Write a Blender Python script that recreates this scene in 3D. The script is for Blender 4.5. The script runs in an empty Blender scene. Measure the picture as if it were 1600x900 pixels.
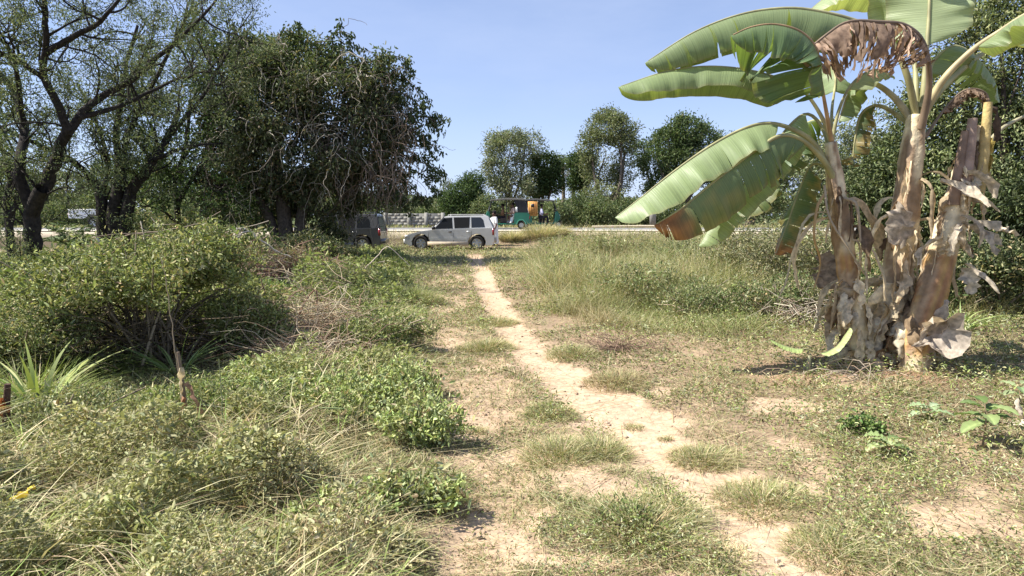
import bpy, bmesh, math, random
import numpy as np
from mathutils import Vector, Matrix
R = math.radians
SC = bpy.context.scene
COL = SC.collection
# ------------------------------------------------------------------ camera, sky, sun, exposure
PITCH = 6.5
CAMZ = 1.6
cam = bpy.data.cameras.new('camera'); camo = bpy.data.objects.new('camera', cam); COL.objects.link(camo)
camo.location = (0, 0, CAMZ); camo.rotation_euler = (R(90 - PITCH), 0, 0)
cam.sensor_width = 36; cam.lens = 22.5; cam.clip_start = 0.05; cam.clip_end = 3000
SC.camera = camo
SUN_EL = 52.0
SUN_DIR = Vector((-0.97, -0.06, 0)).normalized() * math.cos(R(SUN_EL)) + Vector((0, 0, math.sin(R(SUN_EL))))
w = bpy.data.worlds.new('World'); SC.world = w; w.use_nodes = True
nt = w.node_tree; nt.nodes.clear()
sky = nt.nodes.new('ShaderNodeTexSky'); sky.sky_type = 'NISHITA'; sky.sun_disc = False
sky.sun_elevation = R(SUN_EL)
sky.sun_rotation = math.atan2(SUN_DIR.x, SUN_DIR.y)
sky.air_density = 0.8; sky.dust_density = 0.0; sky.ozone_density = 3.0
bg = nt.nodes.new('ShaderNodeBackground'); bg.inputs['Strength'].default_value = 0.092
wo = nt.nodes.new('ShaderNodeOutputWorld')
tn = nt.nodes.new('ShaderNodeMix'); tn.data_type = 'RGBA'; tn.blend_type = 'MULTIPLY'; tn.inputs[0].default_value = 1; tn.inputs[7].default_value = (1.08, .99, 1.04, 1)
hz = nt.nodes.new('ShaderNodeMix'); hz.data_type = 'RGBA'; hz.inputs[7].default_value = (3.1, 4.1, 5.5, 1)   # thin high cloud veil
tcw = nt.nodes.new('ShaderNodeTexCoord'); mpw = nt.nodes.new('ShaderNodeMapping'); mpw.inputs['Scale'].default_value = (1.2, 1.2, 4); mpw.inputs['Location'].default_value = (.3, .2, .1)
nzw = nt.nodes.new('ShaderNodeTexNoise'); nzw.inputs['Scale'].default_value = 1.6; nzw.inputs['Detail'].default_value = 6; nzw.inputs['Roughness'].default_value = .6
mrw = nt.nodes.new('ShaderNodeMapRange'); mrw.inputs[1].default_value = .4; mrw.inputs[2].default_value = .8; mrw.inputs[3].default_value = .34; mrw.inputs[4].default_value = .72
nt.links.new(tcw.outputs['Generated'], mpw.inputs[0]); nt.links.new(mpw.outputs[0], nzw.inputs['Vector']); nt.links.new(nzw.outputs[0], mrw.inputs[0]); spw = nt.nodes.new('ShaderNodeSeparateXYZ'); nt.links.new(tcw.outputs['Generated'], spw.inputs[0])
mrz = nt.nodes.new('ShaderNodeMapRange'); mrz.inputs[1].default_value = 0.0; mrz.inputs[2].default_value = .30; mrz.inputs[3].default_value = .92; mrz.inputs[4].default_value = 0.0
nt.links.new(spw.outputs[2], mrz.inputs[0]); mxw = nt.nodes.new('ShaderNodeMath'); mxw.operation = 'MAXIMUM'; nt.links.new(mrw.outputs[0], mxw.inputs[0]); nt.links.new(mrz.outputs[0], mxw.inputs[1]); nt.links.new(mxw.outputs[0], hz.inputs[0])
nt.links.new(sky.outputs[0], hz.inputs[6]); nt.links.new(hz.outputs[2], tn.inputs[6]); nt.links.new(tn.outputs[2], bg.inputs[0]); nt.links.new(bg.outputs[0], wo.inputs[0])
sl = bpy.data.lights.new('sun', 'SUN'); sl.energy = 5.0; sl.angle = R(0.5); sl.color = (1, 0.955, 0.88)
so = bpy.data.objects.new('sun', sl); COL.objects.link(so)
so.rotation_euler = (-SUN_DIR).to_track_quat('-Z', 'Y').to_euler(); so.location = (-20, -5, 30)
SC.view_settings.view_transform = 'Standard'; SC.view_settings.look = 'None'
SC.view_settings.exposure = 1.0; SC.view_settings.gamma = 1.0
SC.cycles.max_bounces = 7; SC.cycles.transparent_max_bounces = 12
SC.cycles.diffuse_bounces = 3; SC.cycles.glossy_bounces = 2; SC.cycles.transmission_bounces = 4
SC.cycles.use_adaptive_sampling = True

rng = np.random.default_rng(7)
random.seed(7)
th = R(PITCH)
FWD = np.array([0, math.cos(th), -math.sin(th)]); UPV = np.array([0, math.sin(th), math.cos(th)]); RGT = np.array([1., 0, 0])
CAM = np.array([0, 0, CAMZ])
def P(px, py, Y):
    r = FWD * 1000 + RGT * (px - 800) - UPV * (py - 450)
    return CAM + r * (Y / r[1])
def G(px, py, z=0.0):
    r = FWD * 1000 + RGT * (px - 800) - UPV * (py - 450)
    return CAM + r * ((z - CAMZ) / r[2])
# ------------------------------------------------------------------ noise
_T = np.random.default_rng(3).random((16, 64, 64))
def vn(x, y, f=1.0, s=0):
    x = np.asarray(x, float) * f + 13.7 * s + 500; y = np.asarray(y, float) * f + 7.3 * s + 500
    xi = np.floor(x).astype(int); yi = np.floor(y).astype(int); u = x - xi; v = y - yi
    u = u * u * (3 - 2 * u); v = v * v * (3 - 2 * v); T = _T[s % 16]
    a = T[xi & 63, yi & 63]; b = T[(xi + 1) & 63, yi & 63]; c = T[xi & 63, (yi + 1) & 63]; d = T[(xi + 1) & 63, (yi + 1) & 63]
    return (a * (1 - u) + b * u) * (1 - v) + (c * (1 - u) + d * u) * v
def fbm(x, y, f=1.0, s=0, o=4):
    t = 0; a = 0.5; n = 0
    for k in range(o):
        t = t + a * vn(x, y, f * 2 ** k, s + k); n += a; a *= .5
    return t / n
def sst(a, b, x):
    t = np.clip((np.asarray(x, float) - a) / (b - a), 0, 1); return t * t * (3 - 2 * t)
# ------------------------------------------------------------------ object helpers
def tag(o, label=None, cat=None, group=None, kind=None):
    if label: o['label'] = label
    if cat: o['category'] = cat
    if group: o['group'] = group
    if kind: o['kind'] = kind
    return o
def empty(name, loc=(0, 0, 0), rz=0, label=None, cat=None, group=None):
    o = bpy.data.objects.new(name, None); COL.objects.link(o); o.location = loc; o.rotation_euler = (0, 0, rz)
    o.empty_display_size = .2
    return tag(o, label, cat, group)
def mk(name, V, F, mat, parent=None, col=None, uv=None, smooth=False):
    """V (n,3); F list of int arrays (m,k)"""
    V = np.asarray(V, np.float32)
    me = bpy.data.meshes.new(name)
    F = [np.asarray(f) for f in (F if isinstance(F, list) else [F]) if len(f)]
    me.vertices.add(len(V)); me.vertices.foreach_set('co', V.ravel())
    idx = np.concatenate([f.ravel() for f in F]).astype(np.int32)
    tot = np.concatenate([np.full(len(f), f.shape[1]) for f in F])
    st = np.concatenate([[0], np.cumsum(tot)[:-1]]).astype(np.int32)
    me.loops.add(len(idx)); me.loops.foreach_set('vertex_index', idx)
    me.polygons.add(len(tot)); me.polygons.foreach_set('loop_start', st)
    if smooth: me.polygons.foreach_set('use_smooth', np.ones(len(tot), bool))
    if col is not None:
        a = me.color_attributes.new('Col', 'FLOAT_COLOR', 'POINT')
        c = np.ones((len(V), 4), np.float32); c[:, :3] = col; a.data.foreach_set('color', c.ravel())
    if uv is not None:
        u = me.uv_layers.new(name='UVMap'); u.data.foreach_set('uv', np.asarray(uv, np.float32)[idx].ravel())
    me.update(calc_edges=True); me.validate()
    me.materials.append(mat)
    o = bpy.data.objects.new(name, me); COL.objects.link(o)
    if parent is not None: o.parent = parent
    return o
class MB:
    """collects vertices/faces with colours into one mesh"""
    def __init__(s): s.V = []; s.F = {}; s.C = []; s.n = 0
    def add(s, V, F, C=(1, 1, 1)):
        V = np.asarray(V, float).reshape(-1, 3); F = np.asarray(F)
        s.V.append(V); C = np.asarray(C, float)
        s.C.append(np.broadcast_to(C, (len(V), 3)))
        s.F.setdefault(F.shape[1], []).append(F + s.n); s.n += len(V)
    def build(s, name, mat, parent=None, off=None, smooth=False):
        V = np.concatenate(s.V)
        if off is not None: V = V - np.asarray(off)
        return mk(name, V, [np.concatenate(f) for f in s.F.values()], mat, parent, np.concatenate(s.C), smooth=smooth)
def unit(n):
    v = rng.normal(size=(n, 3)); return v / (np.linalg.norm(v, axis=1, keepdims=True) + 1e-9)
def norm(a): return a / (np.linalg.norm(a, axis=-1, keepdims=True) + 1e-9)
def blades(mb, Pp, H, W, az, lean, curl, c0, c1, lv=4, droop=.5):
    n = len(Pp); t = np.linspace(0, 1, lv)[None, :]
    H = np.broadcast_to(H, n)[:, None]; W = np.broadcast_to(W, n)[:, None]
    lean = np.broadcast_to(lean, n)[:, None]; curl = np.broadcast_to(curl, n)[:, None]
    dh = H * (lean * t + curl * t * t)
    z = H * (t - droop * curl * t ** 2.2) / np.sqrt(1 + lean ** 2)
    wa = az + rng.normal(0, .7, n) + math.pi / 2
    wid = W * .5 * np.clip(1 - t ** 2.2, .04, 1) * (0.7 + .3 * np.minimum(1, t * 3))
    ctr = np.stack([Pp[:, 0:1] + dh * np.cos(az)[:, None], Pp[:, 1:2] + dh * np.sin(az)[:, None], Pp[:, 2:3] + z], -1)
    wv = np.stack([np.cos(wa), np.sin(wa), np.zeros(n)], -1)[:, None, :] * wid[..., None]
    V = np.stack([ctr - wv, ctr + wv], 2).reshape(n, lv * 2, 3)
    b = (np.arange(n) * lv * 2)[:, None, None]
    k = np.arange(lv - 1) * 2
    q = np.stack([k, k + 1, k + 3, k + 2], -1)[None]
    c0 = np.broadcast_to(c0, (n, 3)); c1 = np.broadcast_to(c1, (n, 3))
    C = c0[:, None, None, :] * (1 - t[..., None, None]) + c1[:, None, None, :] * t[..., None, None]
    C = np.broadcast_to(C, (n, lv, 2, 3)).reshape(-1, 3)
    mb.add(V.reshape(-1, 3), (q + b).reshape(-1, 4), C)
def leaves(mb, Pp, D, L, W, c, fold=.25, up=None):
    n = len(Pp); D = norm(D); r = rng.normal(size=(n, 3))
    if up is not None: r = r * (1 - up) + np.array([0, 0, 1.5]) * up
    S = norm(np.cross(D, r)); N = np.cross(S, D)
    L = np.broadcast_to(L, n)[:, None]; W = np.broadcast_to(W, n)[:, None]
    B = Pp; T = Pp + D * L - N * L * .12
    f = fold * W
    l1 = Pp + D * L * .28 + S * W * .42 + N * f; r1 = Pp + D * L * .28 - S * W * .42 + N * f
    l2 = Pp + D * L * .68 + S * W * .38 + N * f * .8; r2 = Pp + D * L * .68 - S * W * .38 + N * f * .8
    V = np.stack([B, l1, l2, T, r2, r1], 1)
    b = (np.arange(n) * 6)[:, None, None]
    q = np.array([[0, 3, 2, 1], [0, 5, 4, 3]])[None]
    c = np.broadcast_to(c, (n, 3))
    mb.add(V.reshape(-1, 3), (q + b).reshape(-1, 4), np.repeat(c, 6, 0))
def tube(mb, pts, rad, sides=6, c=(1, 1, 1), cap=False):
    pts = np.asarray(pts, float); m = len(pts); rad = np.broadcast_to(rad, m)
    T = norm(np.gradient(pts, axis=0))
    a = np.array([0, 0, 1.]) if abs(T[0, 2]) < .8 else np.array([1., 0, 0])
    A = np.zeros_like(pts); u = norm(np.cross(T[0], a))
    for i in range(m):
        u = norm(u - T[i] * np.dot(u, T[i])); A[i] = u
    Bv = np.cross(T, A); an = np.linspace(0, 2 * math.pi, sides, endpoint=False)
    V = pts[:, None] + rad[:, None, None] * (A[:, None] * np.cos(an)[None, :, None] + Bv[:, None] * np.sin(an)[None, :, None])
    i = np.arange(m - 1)[:, None] * sides; j = np.arange(sides)[None]; jn = (j + 1) % sides
    q = np.stack([i + j, i + jn, i + sides + jn, i + sides + j], -1).reshape(-1, 4)
    c = np.asarray(c, float)
    if c.ndim == 2: c = np.repeat(c, sides, 0)
    mb.add(V.reshape(-1, 3), q, c)
    if cap:
        mb.add(V[-1], np.arange(sides)[None], c if c.ndim == 1 else c[-1]); mb.add(V[0], np.arange(sides)[::-1][None], c if c.ndim == 1 else c[0])
def crv(pts, n=16):
    """smooth curve (Catmull-Rom) through points"""
    p = np.asarray(pts, float)
    if len(p) < 3: return np.array([p[0] + (p[-1] - p[0]) * t for t in np.linspace(0, 1, n)])
    q = np.vstack([2 * p[0] - p[1], p, 2 * p[-1] - p[-2]]); d = np.concatenate([[0], np.cumsum(np.linalg.norm(np.diff(p, axis=0), axis=1))])
    out = []
    for s in np.linspace(0, d[-1], n):
        k = min(np.searchsorted(d, s, 'right') - 1, len(p) - 2); t = (s - d[k]) / (d[k + 1] - d[k] + 1e-9)
        a, b, c, e = q[k], q[k + 1], q[k + 2], q[k + 3]
        out.append(.5 * ((2 * b) + (-a + c) * t + (2 * a - 5 * b + 4 * c - e) * t * t + (-a + 3 * b - 3 * c + e) * t ** 3))
    return np.array(out)
def box(mb, x0, x1, y0, y1, z0, z1, c=(1, 1, 1)):
    V = [(x, y, z) for x in (x0, x1) for y in (y0, y1) for z in (z0, z1)]
    mb.add(V, [[0, 1, 3, 2], [4, 6, 7, 5], [0, 4, 5, 1], [2, 3, 7, 6], [0, 2, 6, 4], [1, 5, 7, 3]], c)
# ------------------------------------------------------------------ materials
def mat_new(name):
    m = bpy.data.materials.new(name); m.use_nodes = True; n = m.node_tree; n.nodes.clear()
    out = n.nodes.new('ShaderNodeOutputMaterial'); return m, n, out
def attr_mat(name, rough=.6, spec=.3, trans=0.0, nscale=0, namp=.3, bump=0, bscale=60, tint=(1, 1, 1), ttint=(1.25, 1.35, .6), metal=0, coat=0):
    m, n, out = mat_new(name); L = n.links.new
    at = n.nodes.new('ShaderNodeAttribute'); at.attribute_name = 'Col'; c = at.outputs['Color']
    if tint != (1, 1, 1):
        mx = n.nodes.new('ShaderNodeMix'); mx.data_type = 'RGBA'; mx.blend_type = 'MULTIPLY'; mx.inputs[0].default_value = 1
        L(c, mx.inputs[6]); mx.inputs[7].default_value = (*tint, 1); c = mx.outputs[2]
    tc = n.nodes.new('ShaderNodeTexCoord')
    if nscale:
        nz = n.nodes.new('ShaderNodeTexNoise'); nz.inputs['Scale'].default_value = nscale; nz.inputs['Detail'].default_value = 5
        L(tc.outputs['Object'], nz.inputs['Vector'])
        mr = n.nodes.new('ShaderNodeMapRange'); mr.inputs[1].default_value = .3; mr.inputs[2].default_value = .7
        mr.inputs[3].default_value = 1 - namp; mr.inputs[4].default_value = 1 + namp; L(nz.outputs[0], mr.inputs[0])
        mx = n.nodes.new('ShaderNodeVectorMath'); mx.operation = 'SCALE'; L(c, mx.inputs[0]); L(mr.outputs[0], mx.inputs['Scale']); c = mx.outputs[0]
    p = n.nodes.new('ShaderNodeBsdfPrincipled'); L(c, p.inputs['Base Color']); p.inputs['Roughness'].default_value = rough
    p.inputs['Specular IOR Level'].default_value = spec; p.inputs['Metallic'].default_value = metal
    p.inputs['Coat Weight'].default_value = coat
    if bump:
        nb = n.nodes.new('ShaderNodeTexNoise'); nb.inputs['Scale'].default_value = bscale; nb.inputs['Detail'].default_value = 6
        L(tc.outputs['Object'], nb.inputs['Vector']); bp = n.nodes.new('ShaderNodeBump'); bp.inputs['Strength'].default_value = bump
        bp.inputs['Distance'].default_value = .02; L(nb.outputs[0], bp.inputs['Height']); L(bp.outputs[0], p.inputs['Normal'])
    s = p.outputs[0]
    if trans:
        t = n.nodes.new('ShaderNodeBsdfTranslucent'); mx = n.nodes.new('ShaderNodeMix'); mx.data_type = 'RGBA'; mx.blend_type = 'MULTIPLY'
        mx.inputs[0].default_value = 1; L(c, mx.inputs[6]); mx.inputs[7].default_value = (*ttint, 1); L(mx.outputs[2], t.inputs[0])
        ms = n.nodes.new('ShaderNodeMixShader'); ms.inputs[0].default_value = trans; L(s, ms.inputs[1]); L(t.outputs[0], ms.inputs[2]); s = ms.outputs[0]
    L(s, out.inputs[0]); return m
def flat_mat(name, c, rough=.5, spec=.5, metal=0, coat=0, alpha=None, namp=0, nscale=8, trans=0):
    m, n, out = mat_new(name); p = n.nodes.new('ShaderNodeBsdfPrincipled')
    p.inputs['Base Color'].default_value = (*c, 1); p.inputs['Roughness'].default_value = rough
    p.inputs['Specular IOR Level'].default_value = spec; p.inputs['Metallic'].default_value = metal; p.inputs['Coat Weight'].default_value = coat
    p.inputs['Transmission Weight'].default_value = trans
    if namp:
        tc = n.nodes.new('ShaderNodeTexCoord'); nz = n.nodes.new('ShaderNodeTexNoise'); nz.inputs['Scale'].default_value = nscale; nz.inputs['Detail'].default_value = 6
        n.links.new(tc.outputs['Object'], nz.inputs['Vector']); cr = n.nodes.new('ShaderNodeValToRGB')
        cr.color_ramp.elements[0].position = .3; cr.color_ramp.elements[1].position = .7
        cr.color_ramp.elements[0].color = (*[v * (1 - namp) for v in c], 1); cr.color_ramp.elements[1].color = (*[min(1, v * (1 + namp)) for v in c], 1)
        n.links.new(nz.outputs[0], cr.inputs[0]); n.links.new(cr.outputs[0], p.inputs['Base Color'])
    n.links.new(p.outputs[0], out.inputs[0]); return m
M = {}
M['leaf'] = attr_mat('leaf', .58, .28, .26, ttint=(1.15, 1.2, .75))
M['grass'] = attr_mat('grass_blade', .6, .25, .3, ttint=(1.1, 1.1, .8))
M['dry'] = attr_mat('dry_leaf', .8, .15, .34, nscale=25, namp=.35, ttint=(1.05, .95, .7))
M['bark'] = attr_mat('bark', .9, .15, 0, nscale=14, namp=.45, bump=.8, bscale=40)
M['twig'] = attr_mat('twig', .85, .15)
M['sheath'] = attr_mat('banana_sheath', .75, .2, 0, nscale=9, namp=.3, bump=.5, bscale=30)
M['petiole'] = attr_mat('petiole', .5, .35, .1, nscale=12, namp=.12)
# ------------------------------------------------------------------ terrain
rutR = np.array([G(*p)[:2] for p in [(742, 398), (748, 415), (757, 440), (777, 480), (803, 520), (838, 560), (905, 605), (1000, 655), (1090, 730), (1180, 815), (1290, 900), (1400, 985), (1700, 1200)]])
wR = np.array([.32, .3, .26, .26, .26, .26, .36, .46, .30, .25, .25, .25, .25])
rutL = np.array([G(*p)[:2] for p in [(700, 410), (700, 435), (700, 480), (715, 540), (745, 600), (758, 650), (765, 720), (775, 780), (745, 860), (720, 950), (700, 1200)]])
wL = np.array([.5, .5, .45, .40, .42, .42, .34, .26, .2, .2, .2])
def pdist(x, y, line, wd):
    """distance to polyline minus its half width, normalised"""
    best = np.full(np.shape(x), 9.)
    for i in range(len(line) - 1):
        a = line[i]; b = line[i + 1]; d = b - a; t = np.clip(((x - a[0]) * d[0] + (y - a[1]) * d[1]) / (d @ d), 0, 1)
        r = np.hypot(x - a[0] - t * d[0], y - a[1] - t * d[1]); ww = wd[i] + (wd[i + 1] - wd[i]) * t
        best = np.minimum(best, r / ww)
    return best
def bare(x, y):
    n = fbm(x, y, 1.6, 2) - .5; n2 = fbm(x, y, 6, 5, 3) - .5
    dR = pdist(x, y, rutR, wR) + n * 1.0 + n2 * .9; dL = pdist(x, y, rutL, wL) + n * 1.1 + n2 * 1.2
    patch = sst(.44, .56, fbm(x, y, 2.3, 7, 4) + .10 * np.exp(-((y - 5.3) / 1.3) ** 2) - .05 * sst(7, 10, y))
    b = np.maximum(1 - sst(.75, 1.25, dR), (1 - sst(.5, 1.3, dL)) * (.12 + .62 * patch))
    pr = sst(.54, .62, fbm(x, y, 1.9, 10, 4)) * sst(-.9, -.4, x) * (1 - sst(2.2, 3.4, x - .25 * (y - 3))) * (1 - sst(6.2, 8.5, y)) * .85
    b = np.maximum(b, pr * sst(-.3, .3, x - np.interp(y, [2.7, 5, 8], [-.1, -.5, -1.0])))
    return np.clip(b, 0, 1)
def tz(x, y, fine=True):
    x = np.asarray(x, float); y = np.asarray(y, float)
    z = .72 * sst(31, 36, y) - .5 * sst(46, 60, y) + .25 * (fbm(x, y, .05, 9, 2) - .5) * sst(60, 90, y)
    near = 1 - sst(28, 34, y)
    z = z + near * (.10 * (fbm(x, y, .35, 1, 3) - .5))
    if fine:
        b = np.minimum(pdist(x, y, rutR, wR), pdist(x, y, rutL, wL * .9))
        z = z - .05 * (1 - sst(.4, 1.7, b)) * near + .035 * (fbm(x, y, 2.5, 4, 4) - .5) * near
    return z
def axis(lo, hi, mn, far, st, gr=1.07):
    a = list(np.arange(lo, hi + st / 2, st)); s = st
    while a[-1] < far: s *= gr; a.append(a[-1] + s)
    s = st
    while a[0] > mn: s *= gr; a.insert(0, a[0] - s)
    return np.array(a)
gx = axis(-4.5, 5.5, -700, 700, .045); gy = axis(1.5, 11, -60, 900, .045)
X, Y = np.meshgrid(gx, gy); Z = tz(X, Y)
b = bare(X, Y)
soil = np.array([.20, .14, .09]); sand = np.array([.50, .362, .245]); olive = np.array([.12, .105, .06])
nn = fbm(X, Y, 3, 6, 4)[..., None]
# brown earth patch round the bananas
bp = np.exp(-(((X - 3.3) / 1.0) ** 2 + ((Y - 6.3) / .55) ** 2))[..., None]
C = soil * (1 - .5 * nn) + olive * .5 * nn
C = C * (1 - bp) + np.array([.33, .20, .125]) * bp
rx = sst(2.6, 1.2, np.abs(X - 1.2))[..., None] if False else np.clip(1 - np.abs(X - 1.0) / 3.2, 0, 1)[..., None]
C = C * (1 - rx * .6) + sand * .75 * rx * .6
lf_ = sst(-.1, .8, np.interp(Y, [2.7, 5, 8, 12, 20], [-.15, -.5, -1.0, -1.4, -2.2]) - X)[..., None]; C = C * (1 - lf_ * .7) + np.array([.07, .055, .035]) * lf_ * .7  # soil darkened left of the track to paint the shade under the growth
bb = b[..., None]
C = C * (1 - bb) + sand * (.82 + .3 * nn) * bb
sh = (sst(34, 35.2, Y) * (1 - sst(44.4, 45.5, Y)))[..., None]
C = C * (1 - sh) + np.array([.46, .39, .29]) * sh
far = sst(60, 120, Y)[..., None]; C = C * (1 - far) + np.array([.08, .10, .035]) * far
V = np.stack([X, Y, Z], -1).reshape(-1, 3); nx = len(gx); ny = len(gy)
i = (np.arange(ny - 1)[:, None] * nx + np.arange(nx - 1)[None]).reshape(-1)
M['ground'] = attr_mat('soil_and_sand', .95, .1, 0, nscale=16, namp=.22, bump=1.0, bscale=22)
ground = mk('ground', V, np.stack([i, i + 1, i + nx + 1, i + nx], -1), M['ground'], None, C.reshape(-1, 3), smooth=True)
tag(ground, kind='structure')
# road
M['asphalt'] = flat_mat('asphalt', (.20, .195, .185), .9, .2, namp=.2, nscale=1.5)
def sheet(name, y0, y1, z, mat):
    xs = np.linspace(-260, 260, 200); ys = np.linspace(y0, y1, 6); XX, YY = np.meshgrid(xs, ys)
    V = np.stack([XX, YY, np.full_like(XX, z) + .06 * (1 - ((YY - (y0 + y1) / 2) / ((y1 - y0) / 2)) ** 2)], -1).reshape(-1, 3)
    i = (np.arange(5)[:, None] * 200 + np.arange(199)[None]).reshape(-1)
    return tag(mk(name, V, np.stack([i, i + 1, i + 201, i + 200], -1), mat), kind='structure')
sheet('road', 37, 43.6, .735, M['asphalt'])
M['shoulder'] = flat_mat('dusty_shoulder', (.5, .45, .37), .95, .1, namp=.18, nscale=2)
sheet('road_shoulder', 35.6, 36.9, .728, M['shoulder'])
# ------------------------------------------------------------------ undergrowth (uncountable: grass, herbs, litter)
def polar(n, d0, d1, a0=-58, a1=58, pw=0.0):
    """positions with density falling as 1/d^2 (constant in view from near the photo's viewpoint); angle from +Y"""
    u = rng.random(n)
    d = d0 * (d1 / d0) ** u if pw == 0 else (d0 ** pw + u * (d1 ** pw - d0 ** pw)) ** (1 / pw)
    a = np.radians(rng.uniform(a0, a1, n)); return d * np.sin(a), d * np.cos(a)
def pick(cols, wts, n, jit=.18):
    cols = np.array(cols); k = rng.choice(len(cols), n, p=np.array(wts) / np.sum(wts))
    return np.clip(cols[k] * (1 + rng.normal(0, jit, (n, 1))) * (1 + rng.normal(0, jit * .25, (n, 3))), .01, .95)
STRAW = (.68, .58, .36); STRAW2 = (.46, .35, .2); PALE = (.50, .46, .25); GRN = (.15, .19, .055); GRN2 = (.24, .28, .09); DKG = (.06, .095, .03)
OLV = (.27, .26, .11); GREY = (.33, .34, .20); LIME = (.29, .37, .10); BRN = (.20, .13, .08)
edgeL = np.array([G(*p)[:2] for p in [(640, 395), (668, 420), (672, 450), (680, 500), (690, 560), (700, 640), (715, 720), (735, 800), (725, 900), (700, 1100)]])
def xedge(y): return np.interp(y, edgeL[::-1, 1], edgeL[::-1, 0])
def leftness(x, y): return sst(.15, .75, xedge(y) - x + (fbm(x, y, 1.3, 8) - .5) * .7)
def tallR(x, y):
    """the stand of tall grass right of the track, from about 9 m on"""
    n = (fbm(x, y, .8, 11) - .5) * 1.6
    xe = np.interp(y, [7.5, 9, 11, 14, 19, 27, 31], [1.8, .75, .35, .35, .45, .8, 1.6])
    return sst(0, 1.0, x - xe + n * .5) * sst(7.9, 10.2, y + n - .25 * np.clip(x - 2.5, 0, 3)) * (1 - sst(33.5, 35, y))
HX, HY = -3.75, 5.75
def hollow(x, y):
    a = np.exp(-(((x - HX) / 1.05) ** 2 + ((y - HY - .35) / 1.15) ** 2) ** 3)
    for hx, hy, hr, hf in ((-2.25, 7.5, .55, .9), (-2.0, 6.5, .5, .85), (-2.95, 7.2, .35, .8), (-1.85, 3.5, .3, .7)): a = np.maximum(a, hf * np.exp(-(((x - hx) / hr) ** 2 + ((y - hy) / hr) ** 2) ** 2))
    return a
def hcan(x, y):
    """height of the low tangle left of the track"""
    h = .05 + leftness(x, y) * (.06 + .5 * sst(.35, .7, fbm(x, y, .8, 12, 3)) * sst(0, 1.2, xedge(y) - x) + .24 * sst(.38, .66, fbm(x, y, 1.9, 25, 3)))
    h = (h + .12 * sst(4.5, 8, y) * leftness(x, y) + .25 * sst(.5, .8, fbm(x, y, .9, 19, 3)) * leftness(x, y)) * (1 - .75 * hollow(x, y)) * (1 - .62 * np.exp(-(((x + 3.0) / 1.9) ** 2) ** 2) * sst(3.0, 4.2, y) * (1 - sst(6.3, 7.2, y)))
    return h * (1 - .55 * sst(9.5, 11.5, y))
g = MB()
# 1 short turf: everywhere but on bare sand
x, y = polar(275000, 2.3, 36); b = bare(x, y); cover = (1 - b) * (.30 + .7 * sst(.38, .52, fbm(x, y, 1.6, 14, 4) + .05 * np.abs(x - .6)))
k = rng.random(len(x)) < cover * (1 - .6 * np.exp(-(((x - 3.3) / .9) ** 2 + ((y - 6.3) / .45) ** 2))) + .006
x, y = x[k], y[k]; n = len(x); d = np.hypot(x, y); s = (d / 4) ** .62
tuft = fbm(x, y, 2.2, 15, 3); Hh = (.022 + .13 * tuft ** 2.2 + .05 * leftness(x, y)) * s ** .8 * rng.uniform(.5, 1.5, n)
C = pick([STRAW, PALE, OLV, GREY, GRN2, GRN, BRN], [.20, .16, .22, .16, .12, .07, .07], n)
gr = sst(.42, .62, fbm(x, y, .9, 17, 3))[:, None]; C = C * (1 - gr * .35) + np.array(GRN2) * gr * .35
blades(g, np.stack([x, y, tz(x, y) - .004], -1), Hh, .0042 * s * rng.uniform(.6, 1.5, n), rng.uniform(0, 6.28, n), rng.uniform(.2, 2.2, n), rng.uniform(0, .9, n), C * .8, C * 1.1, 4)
x, y = polar(60000, 2.6, 16, -14, 8); dL_ = pdist(x, y, rutL, wL); k = rng.random(len(x)) < (1 - sst(1.2, 2.2, dL_)) * sst(.5, .62, fbm(x, y, 5.5, 47, 3)) * .8; x, y = x[k], y[k]; n = len(x); s = (np.hypot(x, y) / 4) ** .6
C = pick([STRAW2, OLV, PALE, BRN, GRN2], [.3, .25, .2, .15, .1], n); blades(g, np.stack([x, y, tz(x, y) - .003], -1), (.02 + .03 * rng.random(n)) * s, .0042 * s * rng.uniform(.6, 1.4, n), rng.uniform(0, 6.28, n), rng.uniform(.2, 2, n), rng.uniform(0, .8, n), C * .8, C * 1.05, 4)
tag(g.build('short_grass', M['grass']), kind='stuff')
# 2 tiny creeping leaves among the turf, both sides
g = MB()
x, y = polar(300000, 2.3, 30); b = bare(x, y)
k = rng.random(len(x)) < (1 - b) ** 1.5 * sst(.28, .6, fbm(x, y, 1.5, 21, 4) + .06 * np.abs(x - .6))
x, y = x[k], y[k]; n = len(x); d = np.hypot(x, y); s = (d / 4) ** .7
hum = sst(.42, .62, fbm(x, y, 1.3, 22, 4) + .05 * (x > 1)); z = tz(x, y) + rng.random(n) ** 1.1 * (.02 + .13 * hum) * s ** .5
C = pick([GREY, OLV, GRN2, GRN, PALE, BRN, LIME], [.26, .20, .18, .14, .08, .09, .05], n)
D = rng.normal(size=(n, 3)); D[:, 2] = np.abs(D[:, 2]) * .6
leaves(g, np.stack([x, y, z], -1), D, .020 * s * rng.uniform(.5, 1.7, n), .0085 * s * rng.uniform(.7, 1.5, n), C * (.85 + .3 * hum)[:, None], up=.3)
tag(g.build('creeping_herbs', M['leaf']), kind='stuff')
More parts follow.
